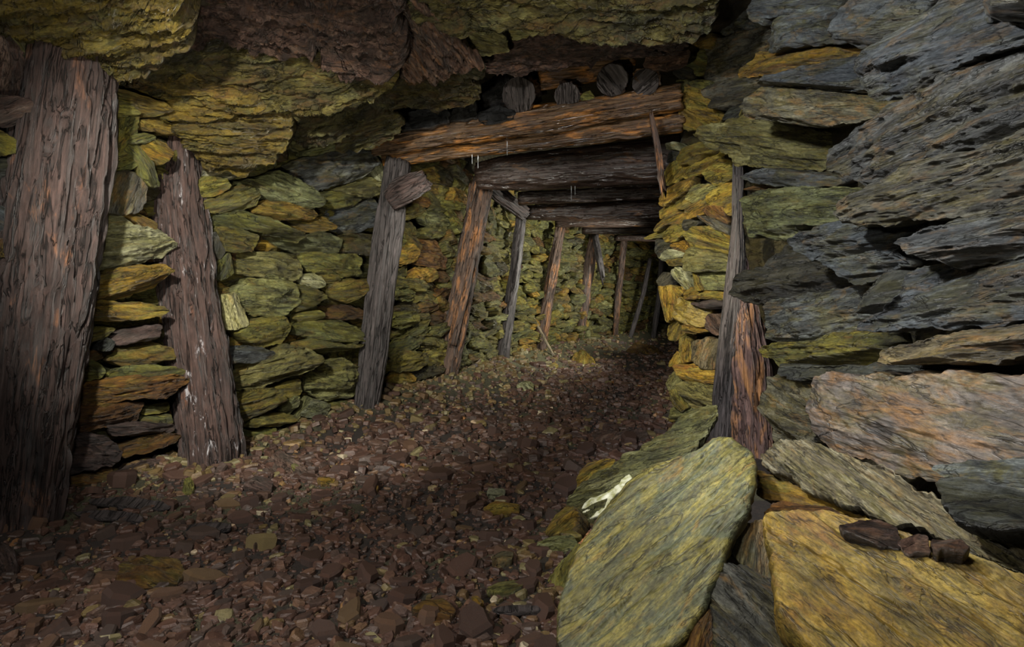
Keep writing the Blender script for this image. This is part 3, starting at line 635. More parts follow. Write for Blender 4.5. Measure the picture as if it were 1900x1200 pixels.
lay(CORNER, 'r', 'J', [
    ('p', 'small bright pale stone jutting out near the beams', '150,200 220,182 263,213 280,267 230,243 155,248'),
    ('o', 'rounded olive stone near the pointed slab', '255,310 310,237 420,186 545,212 588,240 500,294 400,354 275,369'),
    ('o', 'olive rugged stone on the corner edge near the beams', '122,480 178,366 250,326 275,380 264,472 156,530'),
    ('d', 'small dark stone under a bright pale one', '155,350 198,256 264,266 264,324'),
    ('o', 'long olive stone rising to the right', '260,390 380,376 450,296 604,246 626,292 500,394 370,454 264,474'),
    ('o', 'olive stone left of the thin dark post', '445,420 540,376 604,306 706,368 696,474 620,494 540,534 456,472'),
    ('o', 'long lumpy olive stone on the corner edge', '122,600 198,536 312,486 366,456 334,564 220,644 132,694'),
    ('g', 'pale faceted olive stone', '345,600 366,536 480,516 556,542 484,654 380,674 326,642'),
    ('o', 'broad dark olive stone behind the thin dark post', '486,620 578,536 694,506 696,642 624,694 488,684'),
    ('o', 'small olive stone under a lumpy one', '225,680 300,606 356,638 324,704 248,724'),
    ('o', 'small angular olive stone on the corner edge', '92,730 232,656 244,722 160,774 102,794'),
    ('y', 'smooth tan stone rising right', '298,740 348,676 482,634 496,692 452,754 318,804'),
    ('r', 'crumbly red brown stone', '445,750 488,686 604,696 645,802 624,856 528,794'),
    ('o', 'small lumpy stone beside the thin dark post', '606,720 690,656 736,722 650,774'),
    ('b', 'grey lilac diagonal slab', '395,770 520,786 644,856 686,934 620,914 478,854'),
    ('y', 'cluster like ochre stone on the corner edge', '62,870 148,776 222,736 304,756 304,832 180,844 84,904'),
    ('o', 'olive layered stone at mid height', '132,920 198,846 312,836 334,902 200,984 144,974'),
    ('o', 'large olive brown stone with green base', '314,930 398,856 524,856 676,956 664,1094 520,1044 334,1024'),
    ('g', 'grey green slab beside the thin dark post', '324,1030 480,1046 666,1098 666,1194 294,1174'),
    ('o', 'thin flat stone jutting left toward the tunnel', '-8,950 60,906 134,901 136,942 10,960'),
    ('d', 'dark olive stone on the corner edge', '64,960 150,966 206,1010 130,1054 98,1114 68,1052'),
    ('y', 'small ochre stone at mid height', '196,1000 300,966 334,1030 312,1064 216,1044'),
    ('p', 'pale yellow stone above two orange ones', '104,1080 148,1036 302,1046 336,1080 200,1134 128,1136'),
    ('y', 'small orange stone under a pale yellow one', '154,1130 302,1106 314,1162 176,1174'),
    ('d', 'recessed grey olive stone', '296,800 422,818 344,904 296,884'),
], W, mixk=0.35, out=0.06)
lay(CORNER, 'r', 'K', [
    ('g', 'grey green bedded slab beside the pink wood', '258,30 340,-4 564,16 576,94 254,84'),
    ('d', 'dark green wedge on the corner edge', '68,150 108,96 168,98 152,184 86,200'),
    ('p', 'pale yellow split stone', '166,100 198,50 243,78 316,192 280,214 206,152'),
    ('o', 'thin upright olive chip', '316,92 346,86 380,217 343,219'),
    ('g', 'smooth green block beside the pink wood', '350,108 430,91 566,96 556,214 375,214'),
    ('y', 'tiny tan stone', '180,200 240,191 256,240 215,270'),
    ('y', 'small orange rounded stone', '264,235 310,196 356,230 333,279 264,284'),
    ('y', 'flat tan and grey stone', '340,250 380,221 556,236 550,290 430,279 354,279'),
    ('v', 'pinkish striped slab', '308,310 430,286 550,296 546,354 400,344'),
    ('y', 'smooth brown ochre slab on the corner edge', '78,203 180,190 226,270 186,424 144,434 92,300'),
    ('Y', 'large bright ochre slab', '214,268 322,316 436,346 406,474 320,474 184,424'),
    ('v', 'pinkish grey broad stone beside the pink wood', '384,460 428,386 540,386 530,536 468,526'),
    ('y', 'ochre wedge under a large bright slab', '244,510 256,456 332,461 428,502 330,526'),
    ('o', 'rough olive stone on the corner edge low down', '146,480 178,420 254,446 266,512 210,566 158,566'),
    ('y', 'amber angular stone with brown side', '208,720 226,556 282,526 316,592 336,702 270,726'),
    ('m', 'large pinkish brown block with gravel on top', '320,588 400,556 522,556 518,756 400,766 324,702'),
    ('y', 'yellow chip stone on the corner edge', '152,740 208,636 244,702 222,734 166,756'),
    ('y', 'wide ochre and pink slab low down', '198,740 330,736 526,766 522,866 320,866 236,824'),
    ('g', 'grey green rounded stone low on the corner edge', '132,880 198,776 246,832 228,904 150,916'),
    ('g', 'wide pale green block near the floor', '218,870 330,856 516,896 496,1006 420,1036 296,1036'),
    ('o', 'olive stone at the foot of the corner edge', '156,920 240,906 296,1022 240,1066 172,1022'),
    ('o', 'low rugged olive stone at the foot of the corner', '156,1090 230,1046 266,1102 200,1146 162,1122'),
    ('g', 'shadowed stone just above the leaning slabs', '160,1040 300,1030 420,1030 400,1100 260,1110 170,1130'),
], W, mixk=0.35, out=0.06)

# ================================================================== TIMBER
def log_mesh(P, r, seg=56, ring=0.025, seed=0, rough=1.0, rag0=0.0, rag1=0.02, flat=0.08, crack=1.0):
    P = np.array(P, float); r = np.array(r, float)
    cum = np.concatenate([[0], np.cumsum(np.linalg.norm(np.diff(P, axis=0), axis=1))]); tot = cum[-1]
    n = max(14, int(tot / ring)); s = np.linspace(0, tot, n)
    C = np.stack([np.interp(s, cum, P[:, i]) for i in range(3)], 1); R = np.interp(s, cum, r)
    if len(P) > 2:
        for _ in range(int(n / 14) + 2):
            C[1:-1] = (C[:-2] + C[1:-1] * 2 + C[2:]) / 4; R[1:-1] = (R[:-2] + R[1:-1] * 2 + R[2:]) / 4
    z = unit(P[-1] - P[0]); x = unit(np.cross(np.array([0.0, 1, 0.05]), z)); y = np.cross(z, x)
    mid = C.mean(0); loc = np.stack([(C - mid) @ x, (C - mid) @ y, (C - mid) @ z], 1)
    a = np.linspace(0, 2 * math.pi, seg, endpoint=False); A, S = np.meshgrid(a, s)
    ca, sa = np.cos(A).ravel(), np.sin(A).ravel(); sl = S.ravel(); RR = np.repeat(R, seg)
    rb = max(R.max(), 0.03)
    ph = seed * 3.7
    f1 = fbm(st(ca * 1.3 + ph, sa * 1.3, sl * 1.6), seed, 4)
    f2 = fbm(st(ca * 4 + ph, sa * 4, sl * 1.5), seed + 4, 4, 0.6)
    g = (1 - np.abs(f2) * 2.2).clip(0, 1) ** 5
    f3 = fbm(st(ca * 9 + ph, sa * 9, sl * 9), seed + 8, 3)
    rad = RR * (1 + flat * 1.6 * f1) - rb * (0.22 * crack * g - 0.09 * rough * f3 - 0.12 * rough * f2)
    nz = fbm(st(ca * 2.5 + ph, sa * 2.5, 0 * sl), seed + 13, 4, 0.65)
    nz0 = fbm(st(ca * 2.5 + ph, sa * 2.5, 5 + 0 * sl), seed + 14, 4, 0.65)
    t = sl / tot
    zz = np.repeat(loc[:, 2], seg) + nz * rag1 * np.clip((t - 0.6) / 0.4, 0, 1) ** 2 * 2 + nz0 * rag0 * np.clip((0.4 - t) / 0.4, 0, 1) ** 2 * 2
    V = st(np.repeat(loc[:, 0], seg) + rad * ca, np.repeat(loc[:, 1], seg) + rad * sa, zz)
    idx = np.arange(n * seg).reshape(n, seg); nx = np.roll(idx, -1, 1)
    Fc = np.stack([idx[:-1], nx[:-1], nx[1:], idx[1:]], -1).reshape(-1, 4).tolist()
    c0, c1 = len(V), len(V) + 1
    V = np.vstack([V, [V[:seg].mean(0)], [V[-seg:].mean(0)]])
    for j in range(seg):
        k = (j + 1) % seg; Fc.append([c0, k, j]); o = (n - 1) * seg; Fc.append([c1, o + j, o + k])
    mw = Matrix(((x[0], y[0], z[0], mid[0]), (x[1], y[1], z[1], mid[1]), (x[2], y[2], z[2], mid[2]), (0, 0, 0, 1)))
    return V, Fc, mw
def log(name, path, mat, label=None, cat=None, group=None, parent=None, seed=1, end=None, **k):
    """path: (px, py, width in px, distance); from the first point to the last"""
    P = [at(p[0], p[1], p[3]) for p in path]; r = [p[2] / F * p[3] / 2 for p in path]
    V, Fc, mw = log_mesh(P, r, seed=seed, **k)
    o = mesh_obj(name, V, Fc, mat, mw, parent, tint=(seed * 0.37) % 1.0)
    if parent is None: tag(o, label, cat, group)
    elif label: o['label'] = label
    return o

PG = 'pit props along the left wall'
PROPS = [
    ('w1', 'biggest pit prop, thick cracked purple brown timber at the front of the left wall',
     [(45, 975, 112, 2.28), (52, 900, 118, 2.30), (60, 760, 140, 2.33), (74, 620, 152, 2.36), (92, 480, 158, 2.38), (112, 330, 158, 2.40), (128, 200, 148, 2.42), (136, 82, 140, 2.44)], dict(seed=3, ring=0.016, seg=96, rag1=0.05, crack=1.2)),
    ('w2', 'brown pit prop flecked with white, second from the front of the left wall',
     [(398, 862, 112, 3.16), (392, 800, 110, 3.17), (368, 650, 104, 3.18), (346, 500, 104, 3.2), (332, 380, 92, 3.22), (334, 310, 74, 3.24), (340, 252, 42, 3.26)], dict(seed=8, ring=0.02, seg=84, rag1=0.09)),
    ('w3', 'smooth grey pit prop with a knot, under the left end of the lintel log',
     [(679, 778, 46, 4.3), (690, 680, 52, 4.32), (706, 540, 54, 4.34), (722, 420, 54, 4.36), (738, 300, 50, 4.38)], dict(seed=5, ring=0.025, seg=64, rough=0.6)),
    ('w4', 'split orange and brown pit prop leaning, under the left end of the thick log',
     [(826, 704, 44, 5.62), (845, 610, 46, 5.64), (864, 520, 42, 5.68), (880, 430, 42, 5.78), (893, 345, 44, 5.8)], dict(seed=11, ring=0.03, seg=48, rough=1.6, rag1=0.08)),
    ('w3', 'dark slim pit prop, fifth from the front of the left wall',
     [(925, 690, 30, 7.02), (941, 600, 24, 7.06), (956, 500, 20, 7.1), (968, 392, 20, 7.16)], dict(seed=14, ring=0.04, seg=36)),
    ('w4', 'brown pit prop behind the thin pale stick',
     [(996, 672, 28, 8.28), (1010, 590, 24, 8.32), (1025, 510, 20, 8.35), (1040, 420, 18, 8.4)], dict(seed=17, ring=0.04, seg=36, rough=1.4)),
]
for mat, label, path, kw in PROPS:
    root = empty('pit_prop', at(path[0][0], path[0][1], path[0][3])); tag(root, label, 'pit prop', PG)
    bpy.context.view_layer.update()
    log('post', path, mat, parent=root, **kw)
    if 'grey' in label:
        log('bracket', [(722, 372, 34, 4.18), (750, 352, 52, 4.16), (792, 332, 34, 4.14)], 'w1', 'dark wooden wedge block', parent=root, seed=33, ring=0.02, seg=36, rough=1.6)
    if 'orange' in label:
        log('split_strip', [(872, 385, 5, 5.55), (880, 350, 6, 5.55), (888, 315, 5, 5.55)], 'w4', 'hanging orange splinter', parent=root, seed=35, ring=0.02, seg=14)
        log('split_strip', [(842, 640, 12, 5.47), (860, 560, 14, 5.49), (876, 480, 12, 5.54)], 'w4', 'raised orange split face', parent=root, seed=36, ring=0.03, seg=20, rough=2)
root = empty('pit_prop', at(1074, 640, 9.7)); tag(root, 'forked splintered pit prop, beyond the thin pale stick', 'pit prop', PG); bpy.context.view_layer.update()
log('post', [(1074, 640, 14, 9.7), (1084, 560, 20, 9.72), (1090, 500, 22, 9.74), (1104, 432, 15, 9.76)], 'w4', parent=root, seed=41, ring=0.05, seg=28, rough=2, rag1=0.2)
log('fork', [(1119, 516, 9, 9.6), (1112, 480, 14, 9.6), (1104, 435, 12, 9.62)], 'w3', 'grey splintered fork', parent=root, seed=42, ring=0.04, seg=22, rag0=0.15)
for (label, path, mat, sd) in [
    ('slender brown pit prop, first one past the forked prop', [(1140, 648, 9, 10.7), (1146, 560, 13, 10.7), (1152, 510, 10, 10.7), (1158, 444, 13, 10.7)], 'w4', 45),
    ('thin slanting grey plank, second one past the forked prop', [(1162, 650, 9, 10.9), (1180, 590, 9, 10.95), (1194, 545, 8, 11.0), (1206, 480, 8, 11.1)], 'w3', 46),
    ('dark far pit prop at the end of the visible gallery', [(1210, 640, 10, 11.3), (1217, 590, 10, 11.3), (1224, 540, 9, 11.3), (1228, 455, 9, 11.3)], 'w3', 47)]:
    root = empty('pit_prop', at(path[0][0], path[0][1], path[0][3])); tag(root, label, 'pit prop', PG); bpy.context.view_layer.update()
    log('post', path, mat, parent=root, seed=sd, ring=0.06, seg=24)

root = empty('pit_prop', at(1385, 835, 3.42)); tag(root, 'pit prop at the yellow corner, half grey timber, half pink and orange split wood', 'pit prop'); bpy.context.view_layer.update()
log('post', [(1340, 850, 50, 3.40), (1346, 740, 48, 3.42), (1358, 620, 46, 3.44), (1364, 520, 36, 3.46), (1369, 420, 22, 3.48), (1369, 300, 17, 3.5)], 'w3', 'dark grey timber half', parent=root, seed=51, ring=0.02, seg=56, rough=0.6)
log('split_face', [(1395, 850, 84, 3.36), (1390, 760, 84, 3.38), (1388, 680, 76, 3.4), (1380, 600, 60, 3.43), (1374, 520, 34, 3.47), (1370, 460, 16, 3.5)], 'w7', 'pink and orange split wood half', parent=root, seed=52, ring=0.018, seg=72, rough=1.3, crack=1.3)
o = log('wood_splinter', [(1228, 345, 12, 3.9), (1222, 290, 13, 3.9), (1216, 250, 11, 3.88), (1209, 217, 7, 3.86)], 'w4', 'ragged orange splinter of wood hanging at the right end of the lintel', 'wood splinter', seed=55, ring=0.015, seg=24, rough=2.2, rag0=0.12, rag1=0.05)

# roof logs spanning the gallery
BG = 'roof logs across the gallery'
def beam(label, path, mat, seed, ends=(False, False), **k):
    root = empty('roof_log', at(*[(path[0][i] + path[-1][i]) / 2 for i in (0, 1)], (path[0][3] + path[-1][3]) / 2)); tag(root, label, 'log', BG); bpy.context.view_layer.update()
    log('log_body', path, mat, parent=root, seed=seed, **k)
    return root
beam('front lintel log with rusty wet top, rising to the right', [(690, 276, 24, 4.25), (760, 262, 36, 4.22), (860, 245, 44, 4.18), (1000, 224, 50, 4.12), (1130, 202, 52, 4.06), (1262, 181, 52, 4.0)], 'w6', 61, seg=72, ring=0.02, rough=1.3)
beam('lower yellow brown lintel log tucked beneath the front one', [(712, 296, 26, 4.40), (860, 276, 34, 4.34), (1000, 258, 40, 4.28), (1130, 241, 42, 4.22), (1265, 222, 44, 4.15)], 'w6', 62, seg=60, ring=0.022)
beam('thickest smooth dark log, second row behind the lintel', [(886, 327, 46, 5.45), (930, 322, 62, 5.4), (1050, 312, 76, 5.3), (1140, 305, 82, 5.2), (1262, 298, 88, 5.1)], 'w5', 63, seg=72, ring=0.03, rough=0.5, crack=0.4)
beam('slim dark log just behind the thickest one', [(962, 368, 24, 6.3), (1050, 364, 26, 6.2), (1265, 354, 30, 6.0)], 'w5', 64, ring=0.04)
beam('rounded brown log, fourth row back, over the dark prop head', [(975, 394, 26, 6.9), (1060, 393, 34, 6.8), (1265, 386, 42, 6.6)], 'w5', 65, ring=0.04, rough=0.5)
beam('dark log, fifth row back', [(1030, 413, 16, 7.9), (1120, 412, 20, 7.8), (1265, 409, 24, 7.6)], 'w5', 66, ring=0.05)
beam('far dark log, sixth row back', [(1080, 428, 12, 8.9), (1160, 427, 14, 8.8), (1265, 426, 18, 8.6)], 'w5', 67, ring=0.06)
beam('farthest dark log in the roof', [(1140, 441, 11, 9.9), (1190, 441, 12, 9.8), (1265, 442, 14, 9.6)], 'w5', 68, ring=0.06)
o = log('wood_brace', [(900, 342, 26, 6.05), (932, 366, 28, 6.3), (972, 396, 26, 6.6)], 'w1', 'short dark slanting brace between two logs at the prop heads', 'brace', seed=71, ring=0.03)

def stub(label, path, mat, seed, name='log_stub', facing=True, **k):
    """short log; the first point is the end turned to the viewer"""
    root = empty(name, at(*path[0][:2], path[0][3])); tag(root, label, 'log', 'short logs packed over the lintel'); bpy.context.view_layer.update()
    log('log_body', path, mat, parent=root, seed=seed, **k)
    if facing:
        P0, P1 = at(path[0][0], path[0][1], path[0][3]), at(path[-1][0], path[-1][1], path[-1][3]); ax = unit(P0 - P1); r = path[0][2] / F * path[0][3] / 2
        a = np.linspace(0, 2 * math.pi, 20, endpoint=False)
        x = unit(np.cross(ax, [0, 0, 1.0])); y = np.cross(ax, x); D = P0 + ax * 0.004
        o = rock('cut_end', np.array([D + (x * math.cos(t) + y * math.sin(t)) * r * 0.93 for t in a]), ax, 'end', None, None, parent=root, th=0.006, back=0.012, M_=48, K=12, facets=1, rough=0.25, jag=0.6)
        o['label'] = 'dark sawn end'
    return root
stub('round log end with rough rim, leftmost over the lintel', [(962, 176, 64, 4.0), (985, 160, 62, 4.5)], 'w5', 81, rough=2)
stub('round dark sawn log end, clean circle over the lintel', [(1136, 149, 58, 3.92), (1142, 146, 56, 4.5)], 'w5', 82)
stub('half hidden sooty log end between two round ends', [(1052, 178, 48, 4.02), (1056, 172, 46, 4.5)], 'w5', 83, rough=1.6)
stub('squarish wet log end beside the right wall', [(1198, 152, 50, 3.92), (1204, 150, 48, 4.5)], 'w6', 84, flat=0.3)
stub('rusty brown log lying across above the log ends', [(1000, 142, 48, 4.2), (1080, 130, 50, 4.22), (1170, 122, 46, 4.25)], 'w6', 85, facing=False, rough=1.2)
on = unit((-0.2, -0.9, -0.1))
def free(crop, s, mat, label, C, n, name='slate_stone', cat='stone', th=0.03, back=0.08, bed=None, **k):
    poly = pts(crop, s); P3 = plane_poly(poly, at(*C), unit(n))
    sz = math.sqrt((max(p[0] for p in poly) - min(p[0] for p in poly)) * (max(p[1] for p in poly) - min(p[1] for p in poly)))
    return rock(name, P3, n, mat, label, cat, th=th, back=back, M_=int(min(300, max(40, sz * 1.2))), K=int(min(60, max(8, sz / 6))), bed=bed, **k)
free('X', '1195,120 1208,90 1262,86 1280,96 1268,124 1225,128', 'e', 'squared purple block under the roof at the right end of the lintel', (1235, 107, 3.75), on, rough=0.5)
for s, lab in [('830,222 846,196 880,186 884,216 862,226', 'glistening black chunk left of the rough round log end'), ('726,240 760,208 800,200 832,206 828,228 780,240', 'black sooty lump at the left end of the lintel'),
               ('884,215 920,196 955,206 950,222 900,232', 'black flat lump below the rough round log end'), ('1074,176 1094,168 1104,180 1098,190 1078,188', 'small green brown stone between the log ends')]:
    poly = pts('X', s); cx = sum(p[0] for p in poly) / len(poly); cy = sum(p[1] for p in poly) / len(poly)
    free('X', s, 'q' if 'black' in lab else 'o', lab, (cx, cy, 4.05), on, th=0.04)
def drip(px, y0, y1, d, label):
    a, b = at(px, y0, d), at(px, y1, d); n_ = 10; V = []; Fc = []
    for i in range(7):
        t = i / 6; r = 0.0022 * (1 - 0.75 * t) + 0.0007 * math.sin(t * 9)
        for j in range(n_): an = 2 * math.pi * j / n_; V.append((a[0] + r * math.cos(an), a[1] + r * math.sin(an), a[2] + (b[2] - a[2]) * t))
    for i in range(6):
        for j in range(n_): k = (j + 1) % n_; Fc.append([i * n_ + j, (i + 1) * n_ + j, (i + 1) * n_ + k, i * n_ + k])
    Fc.append(list(range(n_))); Fc.append([6 * n_ + j for j in range(n_)][::-1])
    tag(mesh_obj('water_drip', V, Fc, 'water'), label, 'water drip', 'water drips under the logs')
drip(941, 262, 288, 4.1, 'longest water drip hanging from the middle of the lintel log')
drip(876, 286, 304, 4.3, 'thin water drip below the left part of the lintel log')
drip(1060, 345, 372, 5.2, 'water drip under the thickest log, the left one of a pair')
drip(1067, 345, 362, 5.2, 'water drip under the thickest log, the right one of a pair')
drip(887, 288, 312, 4.3, 'water drip at the left end of the thickest log')
o = log('wooden_stick', [(1045, 691, 5.5, 8.0), (1015, 637, 5.5, 8.1), (989, 588, 5.5, 8.25)], 'w8', 'thin pale wooden stick leaning on a prop in the far left wall', 'stick', seed=91, ring=0.05, seg=14, rough=0.5, crack=0.2)

# ================================================================== FALLEN SLABS BY THE RIGHT WALL
main = free('F', '700,195 760,203 830,258 860,292 860,400 800,540 720,700 650,850 560,985 500,1030 440,1120 250,1180 100,1140 58,1000 68,880 110,720 160,620 250,480 330,390 440,318 570,268', 'O',
     'largest pale olive slab leaning in the foreground, oval top', (1220, 1020, 1.62), (-0.2, -0.5, 0.84), name='slate_slab', cat='slab', th=0.030, back=0.045, bed=0.95, facets=0, rough=0.22, jag=0.35, grow=1.0, edge=14, strat=1.6)
o = free('F', '690,75 668,150 640,205 560,262 440,322 330,392 245,500 190,585 165,560 158,500 118,430 200,368 340,278 470,188 560,118 640,83', 'g',
     'pale slab with white quartz patch, behind the largest leaning slab', (1200, 890, 2.3), (-0.35, -0.5, 0.8), name='slate_slab', cat='slab', th=0.04, back=0.06, bed=0.6, facets=1, rough=0.5, edge=8)
bpy.context.view_layer.update()
qz = pts('F', '170,470 205,425 260,420 300,390 350,345 375,360 340,395 290,425 275,470 225,500 190,520')
P3 = plane_poly(qz, at(1200, 890, 2.27), unit((-0.35, -0.5, 0.8)))
qo = rock('quartz_patch', P3, (-0.35, -0.5, 0.8), 'quartz', None, None, parent=o, th=0.018, back=0.03, M_=70, K=12, rough=0.4); qo['label'] = 'white quartz patch'
free('F', '105,682 240,505 262,520 250,560 140,692', 'w7', 'narrow pinkish board edge under the largest leaning slab', (1085, 1005, 1.86), (-0.3, -0.5, 0.8), name='wood_board', cat='board', th=0.01, back=0.02, rough=0.3)
free('F', '880,268 962,248 972,222 1130,226 1300,306 1385,332 1562,438 1605,470 1760,540 2020,680 2020,790 1900,732 1760,662 1560,572 1300,500 1100,430 930,332 886,310', 'P',
     'long pale splintery slab sloping down to the right edge', (1640, 920, 1.62), (-0.7, -0.45, 0.55), name='slate_slab', cat='slab', th=0.05, back=0.05, bed=-0.42, facets=1, rough=0.7, edge=8, strat=2.2, jag=1.2, grow=1.03)
free('F', '862,335 940,345 1100,436 1265,488 1280,510 1100,478 960,446 866,420', 'y', 'thin yellow streaked slab under the long splintery slab', (1500, 930, 1.80), (-0.6, -0.5, 0.5), name='slate_slab', cat='slab', th=0.03, back=0.08)
free('F', '876,530 1000,506 1100,508 1300,556 1500,616 1900,760 2040,830 2040,1120 1200,1160 1058,1016 918,902 918,750 898,620', 'Y',
     'largest golden block at the lower right corner', (1650, 1090, 1.30), (-0.3, -0.45, 0.84), name='slate_slab', cat='slab', th=0.06, back=0.16, bed=-0.5, facets=2, rough=0.40, edge=12, jag=0.5, grow=1.02)
free('F', '748,640 810,540 882,516 902,600 914,735 850,745 798,692', 'm', 'small brown grey block wedged between the leaning slab and the golden block', (1400, 1010, 1.66), (-0.25, -0.8, 0.5), th=0.04, rough=0.5)
free('F', '664,830 720,700 850,736 918,764 924,880 1066,1016 1120,1130 640,1130', 'b', 'dark blue grey rock between the leaning slab and the golden block', (1430, 1120, 1.45), (-0.3, -0.6, 0.7), th=0.06, facets=3)
free('F', '885,492 930,448 1140,470 1180,500 1090,510 940,512', 'r', 'flat brown stone in the shadow under the long splintery slab', (1480, 950, 1.72), (-0.3, -0.7, 0.6), th=0.03)
free('F', '1575,380 1700,366 1900,426 2000,450 2000,570 1750,566 1660,536 1596,460', 'd', 'dark ochre centred stone at the right edge over the long splintery slab', (1790, 940, 1.34), (-0.7, -0.5, 0.5), th=0.05, facets=0, rough=0.5)
free('F', '1180,545 1300,516 1400,556 1414,622 1320,606 1200,574', 'e', 'purple stone on the golden block, leftmost of a row of three', (1610, 990, 1.36), (-0.4, -0.6, 0.7), th=0.03, rough=0.8)
free('F', '1404,596 1450,585 1520,590 1534,642 1440,644', 'e', 'tan purple stone on the golden block, middle of a row of three', (1697, 1012, 1.30), (-0.4, -0.6, 0.7), th=0.03, rough=0.8)
free('F', '1536,590 1640,596 1690,630 1660,652 1556,650', 'e', 'dark purple stone on the golden block, rightmost of a row of three', (1765, 1015, 1.26), (-0.4, -0.6, 0.7), th=0.03, rough=0.8)
free('F', '158,330 200,288 292,290 300,320 240,345 148,394', 'y', 'round tan stone behind the quartz slab', (1105, 880, 2.50), (-0.2, -0.6, 0.75), th=0.05)
free('F', '26,580 60,508 110,462 168,490 155,560 80,588', 'y', 'orange brown slab tilted against the quartz slab', (1050, 970, 2.12), (-0.5, -0.6, 0.6), th=0.04)
free('F', '82,572 130,552 170,582 110,594', 'Y', 'small vivid orange chip beside the quartz slab', (1058, 993, 2.02), (-0.2, -0.5, 0.8), th=0.02)
free('F', '-6,620 50,592 132,592 155,622 80,650 6,643', 'g', 'flat olive grey stone left of the largest leaning slab', (1035, 1014, 1.98), (-0.1, -0.5, 0.85), th=0.03)
free('F', '34,740 100,676 155,606 150,700 104,784 48,786', 'o', 'shadowed olive rock tucked under the largest leaning slab', (1042, 1052, 1.80), (-0.5, -0.6, 0.6), th=0.04)
free('F', '560,1010 600,930 660,860 680,900 680,1040 600,1060', 'r', 'dark brown rock at the lower edge of the largest leaning slab', (1300, 1180, 1.42), (-0.2, -0.5, 0.85), th=0.04)

# ================================================================== NOTABLE STONES ON THE FLOOR
def ground(s, mat, label, th=0.03, n=(0, -0.35, 0.93), lift=0.03, cat='stone', name='slate_stone', back=0.05, **k):
    poly = pts('X', s); cx = sum(p[0] for p in poly) / len(poly); cy = sum(p[1] for p in poly) / len(poly)
    d = CAM_Z * F / (cy - CY)
    for _ in range(6):
        z = fz((cx - CX) / F * d, d) + lift; d = (CAM_Z - z) * F / (cy - CY)
    return free('X', s, mat, label, (cx, cy, d), n, name=name, cat=cat, th=th, back=back, **k)
FG = [
    ('r', 'wide red brown slab with crack, lying in the left foreground', '216,1082 226,1042 270,1030 330,1038 342,1060 322,1086 270,1094', .02),
    ('y', 'bright orange stone lit on the dark floor, lower left of the grey prop', '588,889 600,882 622,886 618,895 598,896', .02),
    ('y', 'small red orange chip right of the bright orange stone', '680,904 690,898 702,901 698,908 684,908', .012),
    ('p', 'small pale block on the floor middle', '903,916 908,906 934,904 938,914 924,920', .02),
    ('y', 'olive brown flat slab near the small pale block', '898,938 920,930 964,934 962,950 916,956', .02),
    ('r', 'round brown slab with a pale chip, bottom middle of the floor', '762,1130 790,1114 826,1112 844,1130 832,1150 790,1156', .02),
    ('p', 'pale chip lying on the round brown slab', '776,1122 788,1114 798,1124 802,1132 782,1134', .012),
    ('o', 'olive slab left of the largest leaning slab on gravel', '902,1096 926,1078 964,1074 970,1088 940,1102', .02),
    ('y', 'orange chip on the floor near an olive slab', '874,1110 884,1105 898,1114 890,1120', .012),
    ('m', 'pinkish pebble block in front of the leaning slabs', '912,1038 930,1022 952,1022 950,1036 928,1044', .02),
    ('p', 'pale stone at the edge of the gravel bank, below the fifth prop', '958,716 972,709 990,712 989,724 968,724', .03),
    ('y', 'yellow boulder on the far floor beside the pale stick', '1056,676 1066,656 1082,645 1104,672 1096,692 1076,690', .06),
    ('r', 'rust brown boulder at the far end of the gallery floor', '1163,652 1180,636 1210,638 1230,658 1226,668 1190,664', .08),
    ('y', 'small tan stone by the foot of the pale stick', '1018,680 1028,672 1036,676 1032,684 1020,684', .02),
    ('v', 'long slanting brown slab at the foot of the flecked prop', '494,856 520,832 560,862 575,884 540,882 508,872', .03),
    ('v', 'flat brown slab right of the slanting brown one', '452,900 480,886 506,892 500,912 460,916', .02),
    ('o', 'upright olive chip before the bay of the two front props', '338,912 342,888 354,884 360,900 356,916', .01),
    ('v', 'dark rounded stone below the yellow corner, largest of three', '1098,808 1112,796 1140,796 1152,808 1136,822 1108,822', .04),
    ('v', 'brown rounded stone below the yellow corner, right of the largest', '1150,802 1166,792 1196,796 1204,812 1180,824 1154,820', .04),
    ('v', 'small rounded stone below the yellow corner, behind the largest', '1118,792 1128,784 1146,788 1148,796 1124,798', .03),
    ('v', 'dark triangular rock at the left edge of the floor', '-30,1030 0,1008 24,1020 30,1044 0,1056 -30,1056', .05),
    ('g', 'green stone on the gravel at the foot of the flecked prop', '540,866 548,860 560,866 562,876 548,876', .015),
]
for mat, lab, s, th in FG: ground(s, mat, lab, th=th, jag=0.7)
for s, lab in [('168,925 240,922 318,934 306,944 230,940 172,934', 'long dark plank splinter on the floor right of the biggest prop'), ('140,950 200,946 258,954 262,966 200,962 148,958', 'dark plank splinter on the floor, nearer than the long one'),
               ('910,1130 960,1122 1018,1124 1018,1130 950,1136', 'dark flat wood strip at the bottom, left of the largest leaning slab'), ('330,976 390,968 428,974 424,982 350,984', 'grey wood sliver on the floor before the flecked prop')]:
    ground(s, 'w3', lab, th=0.008, back=0.02, cat='wood', name='plank_splinter', bed=0, jag=0.6, rough=0.3)

